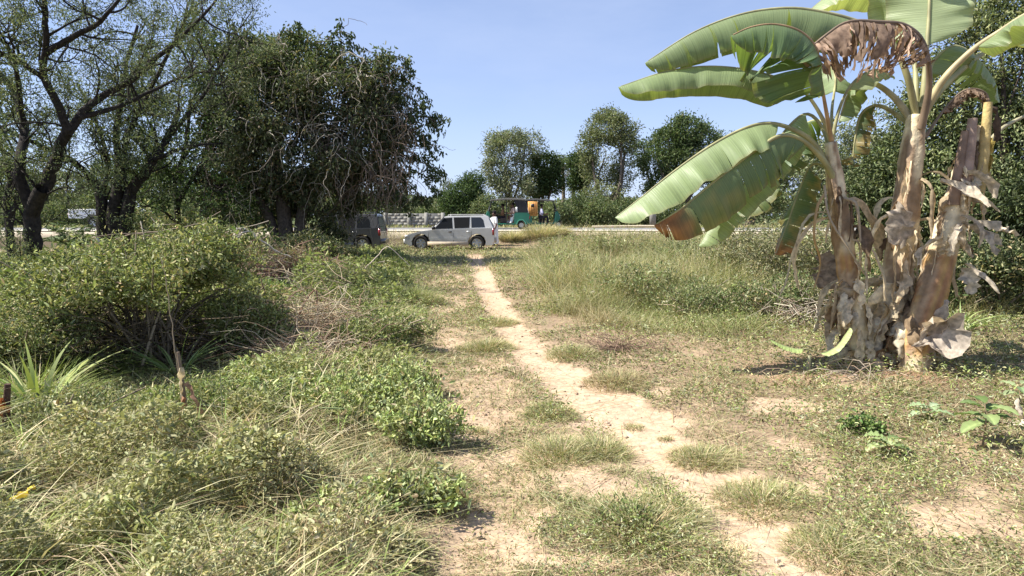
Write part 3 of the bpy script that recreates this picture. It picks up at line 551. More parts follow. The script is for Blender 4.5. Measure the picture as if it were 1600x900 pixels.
lv0 = [PX(430, 165, 22, 75, 85, 70), PX(520, 150, 22, 80, 60, 70), PX(480, 100, 22.5, 75, 42, 60), PX(400, 95, 22.5, 52, 42, 50), PX(585, 130, 22.5, 48, 45, 45), PX(560, 220, 22, 80, 60, 60), PX(450, 240, 21.5, 110, 65, 70), PX(365, 190, 23, 45, 60, 50), PX(610, 195, 22.5, 42, 48, 40), PX(580, 290, 23, 60, 40, 50), PX(400, 315, 23, 80, 45, 55), PX(500, 310, 23, 70, 40, 50), PX(345, 300, 23, 40, 35, 40)]
lv = lv0 + [tuple(np.array(l[:3]) + (lambda u: u * [1, 1, .9])(norm(rng.normal(size=3))) * np.array(l[3:]) * .95) + tuple(np.array(l[3:]) * .32) for l in lv0 for _ in range(3)]
p, u, k = lump_points(lv, 80000, .35, .10, .8, 3); n = len(p); nc = 1500; cc = p[rng.choice(n, nc)]; cell = rng.integers(0, nc, n); f = rng.random(n) < .75
p = np.where(f[:, None], cc[cell] + rng.normal(0, .17, (n, 3)), p); D = norm(rng.normal(0, .7, (n, 3)) + [0, 0, -.5])
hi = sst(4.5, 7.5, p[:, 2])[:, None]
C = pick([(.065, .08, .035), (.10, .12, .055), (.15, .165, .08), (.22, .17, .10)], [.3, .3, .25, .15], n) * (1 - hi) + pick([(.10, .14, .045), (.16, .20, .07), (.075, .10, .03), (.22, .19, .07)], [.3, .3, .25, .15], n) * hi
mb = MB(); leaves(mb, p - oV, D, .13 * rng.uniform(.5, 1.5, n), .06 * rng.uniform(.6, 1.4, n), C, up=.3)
# leafy ends reaching right against the sky
tpp = []
tb = MB()
for a, bq, e in [((600, 170), (645, 200), (690, 240)), ((590, 210), (640, 245), (688, 262)), ((600, 140), (640, 150), (675, 190)), ((560, 100), (600, 85), (632, 92)), ((600, 240), (640, 290), (665, 322)), ((500, 75), (520, 55), (540, 60)), ((600, 230), (650, 270), (690, 285)), ((580, 110), (625, 120), (650, 140)), ((380, 80), (370, 60), (385, 52)), ((430, 70), (450, 50), (470, 60)), ((590, 250), (620, 300), (640, 340)), ((600, 180), (655, 175), (680, 205))]:
    q = crv(V_(a, bq, e), 12) - oV; q[1:] += np.cumsum(rng.normal(0, .03, (11, 3)), 0); tube(tb, q, np.linspace(.035, .01, 12), 4, (.16, .13, .10)); tpp.append(q[4:])
    for j in range(5):
        s = q[rng.integers(3, 11)]; e2 = s + np.array([rng.uniform(0, .7), rng.normal(0, .3), rng.uniform(-.8, .3)]); qq = crv([s, (s + e2) / 2 + rng.normal(0, .08, 3), e2], 6); tube(tb, qq, np.linspace(.014, .005, 6), 3, (.18, .14, .11)); tpp.append(qq[2:])
br_ = tb.build('branches', M['twig'], rootV)
tp = np.concatenate(tpp); n = len(tp) * 9; k = rng.integers(0, len(tp), n)
leaves(mb, tp[k] + rng.normal(0, .06, (n, 3)), norm(rng.normal(0, .6, (n, 3)) + [0, 0, -1]), .15 * rng.uniform(.6, 1.3, n), .065, pick([(.06, .085, .03), (.10, .13, .05)], [1, 1], n), up=.2)
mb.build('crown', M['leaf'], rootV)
# bare pale vine stems wandering over the crown
tb = MB()
def vine(s, L, r, c, wig=.33, grav=-.1, n=16):
    dd = unit(1)[0]; pts = [np.array(s, float)]
    for i in range(n): dd = norm(dd + rng.normal(0, wig, 3) + [0, 0, grav]); pts.append(pts[-1] + dd * L / n)
    tube(tb, np.array(pts), np.linspace(r, r * .4, n + 1), 4, c)
for i in range(850):
    l = lv[rng.integers(0, 11)]; u = unit(1)[0]; u[1] = -abs(u[1]); u[2] = min(u[2], .45); s = np.array(l[:3]) + u * np.array(l[3:]) * 1.12
    c = np.array([.55, .48, .38]) * rng.uniform(.4, 1.1) if rng.random() < .6 else np.array([.14, .11, .09]); vine(s - oV, rng.uniform(.5, 1.9), rng.uniform(.006, .016), c, grav=-.18)
for i in range(90):
    s = P(rng.uniform(540, 640), rng.uniform(180, 290), Yv - .8 + rng.normal(0, .4)); vine(s - oV, rng.uniform(1, 2.4), .012, np.array([.26, .19, .14]) * rng.uniform(.6, 1.3), .25, -.22)
tb.build('vine_stems', M['twig'], rootV)
# ------------------------------------------------------------------ right-hand trees behind the bananas
RG = 'trees massed behind the banana plants'
RC = [(.08, .105, .04), (.17, .20, .08), (.28, .31, .14), (.40, .42, .22)]  # spread widened so the leaf colours carry highlights and deep shade
def rtree(base, lumps, n, lab, ll=.085, lw=.034, r0=.16, gap=.12, cols=RC, wts=(.25, .3, .3, .15), shell=.5):
    return tree('leafy_tree', base, lumps, n, ll, lw, cols, wts, r0, lab, group=RG, gap=gap + .15, shell=shell, gscale=1.6, up=.45, droop=.1, trunk_top=.3, twigs=4, bark=(.09, .07, .055))
rtree(at(1545, 12.5), [PX(1560, 60, 12.5, 85, 75), PX(1640, 130, 12.5, 90, 100), PX(1500, 150, 13, 75, 80), PX(1590, 230, 12.5, 90, 80), PX(1510, 260, 12.6, 70, 65), PX(1640, 330, 12.5, 90, 70), PX(1530, 20, 13, 70, 50)], 60000, 'tall leafy tree filling the upper right corner behind the bananas', gap=.15)
rtree(at(1440, 13.5), [PX(1440, 255, 13.5, 80, 65), PX(1390, 300, 13.5, 70, 60), PX(1480, 330, 13, 80, 50), PX(1440, 200, 14, 60, 50)], 30000, 'shaded leafy tree directly behind the middle banana stem', cols=[(.05, .07, .028), (.09, .115, .045), (.16, .19, .08), (.28, .31, .15)])  # leaf colours darkened to paint the shade low in the mass
rtree(at(1330, 15), [PX(1330, 245, 15, 60, 50), PX(1365, 205, 15, 55, 45), PX(1295, 285, 15, 50, 42), PX(1340, 300, 15, 70, 45), PX(1270, 250, 16, 38, 34)], 26000, 'grey-green tree behind the left banana stem', cols=[(.14, .17, .08), (.2, .23, .12), (.28, .3, .18), (.34, .35, .22)], gap=.25)
rtree(at(1640, 11), [PX(1640, 360, 11, 90, 60), PX(1580, 330, 11.3, 60, 50), PX(1700, 280, 11, 90, 80)], 22000, 'low leafy tree at the right edge shading the ground behind the leaning banana stem', cols=[(.035, .05, .02), (.06, .08, .03), (.11, .14, .055), (.22, .25, .12)])  # heavy under-canopy shade put into the dark leaf colours
# scrubby mounds between the tall grass and the bananas
def shrub(px, Y, rx, h, n, ll, lw, cols, wts, lab, group=None, lumps=6, seed=0, over=0, up=.35, name='bush', gap=.05, ry=None, roof=0, bark=(.16, .12, .09), stems=14, sc=(.9, .9), tw=(.3, .24, .17)):
    bx, by, bz = at(px, Y); bz -= .03; r = np.random.default_rng(seed + int(px)); ry = ry or rx * .7
    L = [(bx, by, bz + h * .55, rx * .62, ry * .7, h * .45)]
    for i in range(lumps):
        a = i * 2.4 + r.random(); q = r.uniform(.35, .7); zz = r.uniform(.35, .7) if not over else r.uniform(.6, .8)
        L.append((bx + rx * q * math.cos(a), by + ry * q * math.sin(a) - over * ry * .3, bz + h * max(zz, roof + .12), rx * r.uniform(.3, .5), ry * r.uniform(.3, .5), h * r.uniform(.18, .32)))
    root = empty(name, (bx, by, bz), 0, lab, 'bush', group); o = np.array([bx, by, bz]); tb = MB()
    for i in range(stems):
        l = L[r.integers(0, len(L))]; e = np.array(l[:3]) + r.normal(0, .6, 3) * l[3:] - o; s = np.array([r.normal(0, rx * .12), r.normal(0, ry * .12), 0])
        tube(tb, crv([s, (s + e) / 2 + [0, 0, h * .15], e], 7), np.linspace(.013, .004, 7) * (1 + rx * .4), 4, np.array(tw) * r.uniform(.4, 1.3))
    tb.build('stem', M['twig'], root)
    p, u, k = lump_points(L, n, .35, gap, 2.2, seed); n = len(p); nc = max(20, n // 24); cell = rng.integers(0, nc, n); cc = p[rng.choice(n, nc)]; f = rng.random(n) < .7
    p = np.where(f[:, None], cc[cell] + rng.normal(0, 1, (n, 3)) * (ll * 1.6), p); p[:, 2] = np.maximum(p[:, 2], bz + .02)
    if roof: p[:, 2] = np.maximum(p[:, 2], bz + h * roof + rng.normal(0, .05, n))
    p[:, 2] += (fbm(p[:, 0], p[:, 1], 2.6, 8, 3) - .5) * .5 * h * sst(.45, .9, (p[:, 2] - bz) / h); p[:, 0] += (fbm(p[:, 2], p[:, 1], 3, 9, 3) - .5) * .5 * rx
    D = norm(rng.normal(0, .7, (n, 3)) + [0, 0, .35]); tone = (1 + rng.normal(0, .14, nc))[cell][:, None]
    Cc = pick(cols, wts, n); alt = (rng.random(nc) < .28)[cell][:, None]; Cc = np.where(alt, pick([PALE, OLV, GREY, STRAW2], [.3, .3, .25, .15], n), Cc); bgl = (1 + .35 * rng.normal(size=nc).clip(-1.5, 1.5))[cell]
    mb = MB(); leaves(mb, p - o, D, ll * bgl * rng.uniform(.5, 1.5, n), lw * bgl * rng.uniform(.7, 1.3, n), Cc * tone, up=up)
    for i in range(int(stems * 1.6)):
        l = L[r.integers(0, len(L))]; a = np.array(l[:3]) + unit(1)[0] * np.array(l[3:]) * .7 - o; dd = norm(unit(1)[0] + [0, 0, .8]); e = a + dd * h * r.uniform(.2, .5) + [0, 0, -.04]; q = crv([a, (a + e) / 2 + [0, 0, .06 * h], e], 8)
        if roof and q[:, 2].min() < h * roof: continue
        tube(mb, q, np.linspace(.005, .0018, 8) * (1 + rx * .5), 3, cols[i % len(cols)]); m_ = 16; k_ = rng.integers(1, 8, m_); leaves(mb, q[k_] + rng.normal(0, .006, (m_, 3)), norm(unit(m_) + dd * .6), ll * rng.uniform(.6, 1.3, m_), lw * rng.uniform(.8, 1.2, m_), pick(cols, wts, m_) * 1.1, up=.3)
    mb.build('foliage', M['leaf'], root); return root, L
SCR = [(.20, .20, .10), (.28, .27, .16), (.36, .33, .21), (.15, .17, .07)]
SG = 'scrub left of the banana plants'
shrub(1190, 13, 1.5, 1.5, 12000, .05, .018, SCR, [.3, .3, .2, .2], 'dry pale scrub heap below the drooping banana leaf tips', SG, 7, 1)
shrub(1265, 11.5, 1.1, 1.6, 11000, .05, .018, SCR, [.25, .3, .25, .2], 'tall dry scrub rising just left of the left banana stem', SG, 7, 2)
shrub(1110, 15, 1.7, 1.3, 10000, .055, .022, [(.2, .23, .11), (.25, .27, .14), (.14, .18, .07), (.32, .31, .2)], [.3, .3, .25, .15], 'grey-green scrub at the far end of the tall grass near the road', SG, 6, 3)
shrub(1215, 9.6, 1.0, .8, 6000, .04, .018, [(.13, .18, .06), (.19, .24, .09), (.26, .27, .15), (.3, .26, .17)], [.3, .3, .25, .15], 'low green scrub on the edge of the tall grass left of the banana clump', SG, 6, 4)
shrub(1320, 9.4, .8, .7, 5000, .045, .02, SCR, [.3, .3, .2, .2], 'brownish scrub directly behind the left banana stem', SG, 5, 5)
shrub(1560, 9.8, 1.3, 1.35, 12000, .055, .024, [(.035, .05, .02), (.06, .08, .03), (.10, .125, .05), (.16, .19, .08)], [.3, .3, .25, .15], 'dark deeply shaded bush right of the leaning banana stem', SG, 7, 81)  # bush added for darkness; deep shade is put into its leaf colours
shrub(1480, 10.8, 1.2, 1.3, 10000, .055, .024, [(.035, .05, .02), (.06, .08, .03), (.10, .125, .05), (.16, .19, .08)], [.3, .3, .25, .15], 'dark bush seen between the middle and leaning banana stems', SG, 7, 82)  # also added for darkness, with the shade painted into the leaves
shrub(1410, 10, 1.2, .9, 6000, .05, .02, DG, [.3, .3, .25, .15], 'dark low scrub in the shade behind the banana stems', SG, 5, 6)
shrub(1010, 11.2, 1.1, .8, 3500, .045, .02, [(.2, .24, .10), (.27, .29, .14), (.14, .19, .07), (.34, .32, .2)], [.3, .3, .25, .15], 'rounded weedy shrub in the middle of the tall grass right of the track', SG, 6, 61)
shrub(1090, 10, .9, .65, 2600, .04, .018, [(.2, .24, .10), (.27, .29, .14), (.14, .19, .07), (.34, .32, .2)], [.3, .3, .25, .15], 'low weedy shrub at the near edge of the tall grass', SG, 6, 62)
shrub(905, 14, .9, .7, 5000, .05, .02, [(.22, .25, .10), (.3, .3, .14), (.16, .2, .07), (.36, .33, .2)], [.3, .3, .25, .15], 'low weedy shrub in the tall grass nearest the far end of the track', SG, 6, 63)
shrub(985, 19, 1.3, .95, 6000, .07, .028, [(.22, .25, .10), (.3, .3, .14), (.16, .2, .07), (.36, .33, .2)], [.3, .3, .25, .15], 'far weedy shrub in the tall grass, close to the road', SG, 6, 64)
# ------------------------------------------------------------------ bushes left of the track
LGR = 'bushes left of the track'
LV = [(.17, .20, .06), (.27, .30, .10), (.38, .40, .17), (.09, .12, .04)]
shrub(235, 8.1, 1.25, 1.1, 24000, .042, .017, LV, [.3, .32, .23, .15], 'bright green bush behind the dark hollow, its top level with the tree feet', LGR, 10, 11, stems=60)
shrub(215, 6.6, 1.08, 1.15, 42000, .040, .018, LV, [.3, .32, .23, .15], 'largest bright green bush, arching over a dark hollow, left foreground', LGR, 10, 51, over=0, stems=40, roof=.78, ry=1.15)
shrub(375, 6.9, .45, .75, 6000, .036, .015, LV, [.3, .32, .23, .15], 'upright green bush closing the right side of the dark hollow', LGR, 6, 52, stems=20)
shrub(10, 6.1, .9, .8, 15000, .038, .015, [(.16, .2, .07), (.23, .26, .1), (.3, .3, .15), (.1, .14, .05)], [.3, .3, .25, .15], 'yellowish green bush left of the largest bush at the left edge', LGR, 7, 12, over=.6)
shrub(345, 8.6, .85, .75, 10000, .04, .017, LV, [.3, .32, .23, .15], 'rounded green bush at the right shoulder of the largest bush', LGR, 6, 13)
shrub(250, 10.5, 1.4, .85, 12000, .048, .02, [(.15, .2, .07), (.23, .27, .1), (.3, .31, .15), (.1, .14, .05)], [.3, .3, .25, .15], 'bush tangled with dead sticks just behind the largest bush', LGR, 7, 14)
shrub(100, 10, 1.3, .42, 9000, .048, .02, [(.15, .2, .07), (.23, .27, .1), (.3, .31, .15), (.1, .14, .05)], [.3, .3, .25, .15], 'bush at the foot of the nearest dark-trunked acacia', LGR, 6, 15)
shrub(430, 9.6, .85, .62, 9000, .042, .02, [(.15, .22, .06), (.22, .3, .09), (.3, .37, .13), (.1, .14, .05)], [.3, .3, .25, .15], 'fresh bright green bush between the largest bush and the track', LGR, 6, 16)
shrub(410, 13.5, 1.4, 1.0, 10000, .05, .018, [(.28, .18, .13), (.36, .25, .17), (.24, .24, .12), (.17, .14, .09)], [.3, .25, .25, .2], 'reddish brown brushwood heap below the vine-covered tree', LGR, 7, 17, stems=60)
shrub(515, 12.5, 1.0, .6, 7000, .045, .017, [(.3, .24, .15), (.26, .27, .13), (.18, .21, .08), (.36, .32, .19)], [.25, .3, .25, .2], 'low mixed green and brown bush right of the reddish brushwood', LGR, 6, 18, stems=30)
shrub(300, 14, 1.5, .75, 9000, .055, .024, [(.09, .13, .04), (.13, .18, .06), (.2, .24, .1), (.07, .09, .03)], [.3, .3, .25, .15], 'dark shaded bush beneath the thorn tree', LGR, 6, 19)
shrub(385, 17, 1.3, 1.3, 9000, .07, .03, DG, [.3, .3, .25, .15], 'dark bush at the left foot of the vine-covered tree', LGR, 6, 20)
shrub(480, 18.5, 1.2, 1.25, 9000, .07, .03, [(.05, .07, .025), (.075, .1, .035), (.12, .14, .06), (.2, .2, .12)], [.3, .3, .25, .15], 'tangled dark bush at the right foot of the vine-covered tree', LGR, 6, 21, stems=50)
shrub(530, 20, .9, .65, 6500, .06, .025, [(.05, .07, .025), (.075, .1, .035), (.12, .14, .06), (.2, .2, .12)], [.3, .3, .25, .15], 'dark shaded bush in front of the dark parked car', LGR, 6, 22, stems=40)
shrub(200, 16, 1.5, .55, 7000, .06, .025, [(.15, .2, .07), (.23, .27, .1), (.3, .31, .15), (.1, .14, .05)], [.3, .3, .25, .15], 'low bush at the foot of the forked acacia', LGR, 6, 23)
shrub(20, 13, 1.3, .85, 8000, .055, .022, MG, [.3, .3, .25, .15], 'tall bush at the foot of the slim acacia at the left edge', LGR, 6, 24)
shrub(222, 24, 1.7, 2.2, 9000, .09, .038, MG, [.3, .3, .25, .15], 'shrub screening the cab of the white truck, right of the forked trunk', LGR, 7, 71)
shrub(300, 22, 1.8, 1.7, 9000, .08, .035, MG, [.3, .3, .25, .15], 'shrub midway between the forked acacia and the vine-covered tree', LGR, 7, 72)
shrub(500, 24, 1.1, 1.5, 8000, .08, .035, [(.05, .07, .025), (.075, .1, .035), (.12, .14, .06), (.16, .18, .08)], [.3, .3, .25, .15], 'shaded shrub covering the front of the dark parked car', LGR, 7, 73)
shrub(40, 20, .8, .5, 4000, .07, .03, MG, [.3, .3, .25, .15], 'low shrub behind the small palm at left', LGR, 5, 74)
shrub(590, 7.6, .75, .5, 6000, .036, .015, [(.17, .23, .07), (.25, .3, .10), (.3, .3, .16), (.36, .33, .2)], [.3, .3, .25, .15], 'low leafy bush bordering the track beyond the tall tussocks', LGR, 6, 75)
shrub(60, 4.3, .7, .38, 9000, .026, .011, [(.20, .23, .09), (.28, .3, .13), (.36, .36, .2), (.12, .15, .06)], [.3, .3, .25, .15], 'leafy growth at the foot of the rotten stake, left edge', LGR, 7, 76)
shrub(330, 4.9, .75, .34, 10000, .027, .011, [(.17, .23, .07), (.25, .3, .10), (.32, .34, .16), (.12, .15, .06)], [.3, .3, .25, .15], 'leafy mound around the standing dead brown stalk', LGR, 7, 77)
# broad pale leaved herbs in the left foreground
HGp = 'pale leafy herbs at the left edge of the track'
for i, (px, Y, rx, h, lab) in enumerate([(470, 5.0, .62, .40, 'pale green leafy herb left of the track, leftmost of the three large ones'), (570, 4.7, .58, .42, 'pale green leafy herb left of the track, middle one of three'), (650, 4.4, .36, .38, 'pale green leafy herb reaching closest to the bare track'), (620, 5.6, .4, .26, 'low pale green herb behind the three large herbs'), (400, 5.7, .4, .30, 'green herb in front of the dead twig heap'), (500, 3.1, .25, .2, 'small pale herb near the bottom left of the track'), (640, 3.35, .3, .22, 'small dark-bottomed herb tuft at the bottom edge of the left growth')]):
    shrub(px, Y, rx, h, [2600, 2600, 1500, 2600, 2600, 900, 1400][i], .036, .017, [(.33, .39, .13), (.42, .47, .20), (.50, .53, .28), (.18, .21, .07)], [.3, .32, .25, .13], lab, HGp, 6, 30 + i, name='leafy_herb', stems=24, tw=(.25, .3, .13))
shrub(985, 3.15, .22, .14, 700, .022, .007, [(.2, .27, .08), (.28, .33, .12), (.3, .3, .16), (.12, .16, .05)], [.3, .3, .25, .15], 'small green weed growing at the bottom between the wheel tracks', None, 5, 41, name='weed', stems=10)
shrub(1375, 4.55, .17, .16, 500, .035, .02, [(.12, .2, .05), (.19, .27, .09), (.1, .15, .05)], [1, 1, 1], 'small dark green weed beside the pale lobed leaves, right foreground', None, 5, 42, name='weed', stems=10)
# ------------------------------------------------------------------ tussocks at the track (individual grass clumps one can point to)
TG = 'grass tussocks along the track'
def tussock(px, py, r, h, n, cols, wts, lab, lean=(.2, 1.3), wd=.004):
    c = G(px, py); z0 = float(tz(c[0], c[1])); mb = MB(); a = rng.uniform(0, 6.28, n); q = rng.random(n) ** .6 * r
    p = np.stack([q * np.cos(a), q * np.sin(a), np.zeros(n)], -1); C = pick(cols, wts, n); p[:, 2] = tz(c[0] + p[:, 0], c[1] + p[:, 1]) - z0 - .006
    a2 = a + rng.normal(0, .8, n); blades(mb, p, h * rng.uniform(.4, 1.2, n) * (1.15 - .6 * q / r), wd * rng.uniform(.6, 1.5, n), a2, rng.uniform(*lean, n) * (.3 + q / r), rng.uniform(0, .9, n), C * .8, C * 1.15, 5)
    m = n // 3; b = rng.uniform(0, 6.28, m); q = rng.random(m) ** .6 * r; p = np.stack([q * np.cos(b), q * np.sin(b), rng.random(m) * h * .5 * (1 - .6 * q / r)], -1)
    leaves(mb, p, norm(rng.normal(0, .7, (m, 3)) + [0, 0, .5]), .02 * rng.uniform(.5, 1.6, m), .006, pick(cols, wts, m), up=.2)
    o = mb.build('grass_tussock', M['grass']); o.location = (c[0], c[1], z0); tag(o, lab, 'grass tussock', TG)
TC = [GRN2, OLV, PALE, STRAW, GREY, STRAW2]; TW = [.25, .2, .18, .15, .1, .12]
for a in [(875, 705, .26, .14, 1700, TC, TW, 'wide tussock between the wheel tracks with darker right side'), (940, 700, .2, .15, 1300, TC, TW, 'tussock leaning over the left edge of the sandy rut, mid picture'), (1100, 705, .22, .13, 1600, TC, TW, 'green tussock right of the sandy rut where it narrows'), (1190, 770, .26, .12, 1700, TC, TW, 'straggly tussock right of the sandy rut, below the narrow place'), (1000, 830, .27, .17, 1900, TC, TW, 'brightest tussock at the bottom between the wheel tracks'),
          (1050, 800, .16, .15, 900, [PALE, STRAW, GRN2], [.5, .35, .15], 'pale straw-coloured tussock beside the bottom bend of the sandy rut'), (1300, 850, .22, .11, 1200, TC, TW, 'small tussock at the bottom right of the sandy rut'), (1128, 858, .16, .07, 500, [STRAW, PALE], [.6, .4], 'flattened dry straw patch on the sand at the bottom'), (1040, 673, .05, .06, 120, TC, TW, 'tiny tuft alone in the bare sand, right one of two'), (990, 655, .08, .06, 200, TC, TW, 'tiny tuft alone in the bare sand, left one of two'),
          (745, 663, .08, .07, 220, TC, TW, 'small dark tuft on the bare left wheel track'), (860, 640, .22, .12, 1300, TC, TW, 'tussock between the wheel tracks just below the middle of the picture'), (760, 540, .35, .16, 1700, TC, TW, 'grass tussock between the wheel tracks farther up the track'), (775, 500, .35, .18, 1500, TC, TW, 'farther grass tussock on the crown of the track'), (960, 595, .3, .14, 1500, [OLV, STRAW2, BRN, PALE], [.3, .3, .15, .25], 'brownish tussock on the right edge of the wide sandy patch'), (895, 555, .3, .16, 1400, TC, TW, 'tussock on the right edge of the sandy rut, mid distance'), (690, 780, .18, .1, 800, [BRN, STRAW2, OLV], [.3, .4, .3], 'brown dried tussock at the dark edge of the left growth'),
          (650, 470, .5, .42, 1700, [GRN2, GRN, OLV, PALE], [.35, .25, .2, .2], 'tall green tussock at the left edge of the track, farther one'), (600, 510, .45, .42, 1700, [GRN2, GRN, OLV, PALE], [.35, .25, .2, .2], 'tall green tussock at the left edge of the track, nearer one'), (130, 590, .45, .42, 1300, [LIME, GRN2, GRN], [.4, .35, .25], 'long-bladed bright grass clump in front of the dark hollow of the largest bush'), (45, 640, .35, .5, 700, [LIME, GRN2, PALE], [.4, .35, .25], 'coarse bright grass clump at the left edge')]:
    tussock(*a, wd=.0085 if a[7].startswith(('long', 'coarse')) else .0055 if a[2] > .3 else .004)
# verge tussock in front of the three-wheelers
for px, Y, h, r, lab in [(845, 33.5, 1.15, .85, 'tall dry tussock in front of the right-hand three-wheeler'), (800, 33, .8, .6, 'low verge tussock right of the silver car'), (868, 34, .85, .7, 'verge tussock at the right of the tall dry one')]:
    n = 1500; mb = MB(); a = rng.uniform(0, 6.28, n); q = rng.random(n) ** .6 * r; c = at(px, Y); C = pick([STRAW, PALE, OLV, GRN2], [.35, .35, .2, .1], n)
    blades(mb, np.stack([q * np.cos(a), q * np.sin(a) * .6, np.zeros(n)], -1), h * rng.uniform(.5, 1.1, n) * (1.1 - .5 * q / r), .018, a, rng.uniform(.1, .7, n), rng.uniform(0, .7, n), C * .85, C * 1.1, 4)
    o = mb.build('grass_tussock', M['grass']); o.location = c; tag(o, lab, 'grass tussock', 'tussocks on the road verge')
# ------------------------------------------------------------------ banana plants
def banana_mat():
    m, n, out = mat_new('banana_blade'); L = n.links.new
    at_ = n.nodes.new('ShaderNodeAttribute'); at_.attribute_name = 'Col'
    uv = n.nodes.new('ShaderNodeUVMap'); sp = n.nodes.new('ShaderNodeSeparateXYZ'); L(uv.outputs[0], sp.inputs[0])
    nz = n.nodes.new('ShaderNodeTexNoise'); nz.noise_dimensions = '2D'; nz.inputs['Scale'].default_value = 1; nz.inputs['Detail'].default_value = 3
    mp = n.nodes.new('ShaderNodeMapping'); mp.inputs['Scale'].default_value = (95, 1.2, 1); L(uv.outputs[0], mp.inputs[0]); L(mp.outputs[0], nz.inputs['Vector'])
    mr = n.nodes.new('ShaderNodeMapRange'); mr.inputs[1].default_value = .3; mr.inputs[2].default_value = .7; mr.inputs[3].default_value = .82; mr.inputs[4].default_value = 1.15; L(nz.outputs[0], mr.inputs[0])
    sc = n.nodes.new('ShaderNodeVectorMath'); sc.operation = 'SCALE'; L(at_.outputs['Color'], sc.inputs[0]); L(mr.outputs[0], sc.inputs['Scale'])
    ge = n.nodes.new('ShaderNodeNewGeometry')
    p = n.nodes.new('ShaderNodeBsdfPrincipled'); L(sc.outputs[0], p.inputs['Base Color']); p.inputs['Roughness'].default_value = .42; p.inputs['Specular IOR Level'].default_value = .4
    bp = n.nodes.new('ShaderNodeBump'); bp.inputs['Strength'].default_value = .5; bp.inputs['Distance'].default_value = .006; L(nz.outputs[0], bp.inputs['Height']); L(bp.outputs[0], p.inputs['Normal'])
    t = n.nodes.new('ShaderNodeBsdfTranslucent'); mx = n.nodes.new('ShaderNodeMix'); mx.data_type = 'RGBA'; mx.blend_type = 'MULTIPLY'; mx.inputs[0].default_value = 1
    L(sc.outputs[0], mx.inputs[6]); mx.inputs[7].default_value = (1.5, 1.45, .5, 1); L(mx.outputs[2], t.inputs[0])
    ms = n.nodes.new('ShaderNodeMixShader'); ms.inputs[0].default_value = .33; L(p.outputs[0], ms.inputs[1]); L(t.outputs[0], ms.inputs[2]); L(ms.outputs[0], out.inputs[0]); return m
M['banana'] = banana_mat()
BGN = np.array([.23, .295, .14]); BLT = np.array([.34, .40, .22]); DEADC = np.array([.27, .19, .135])
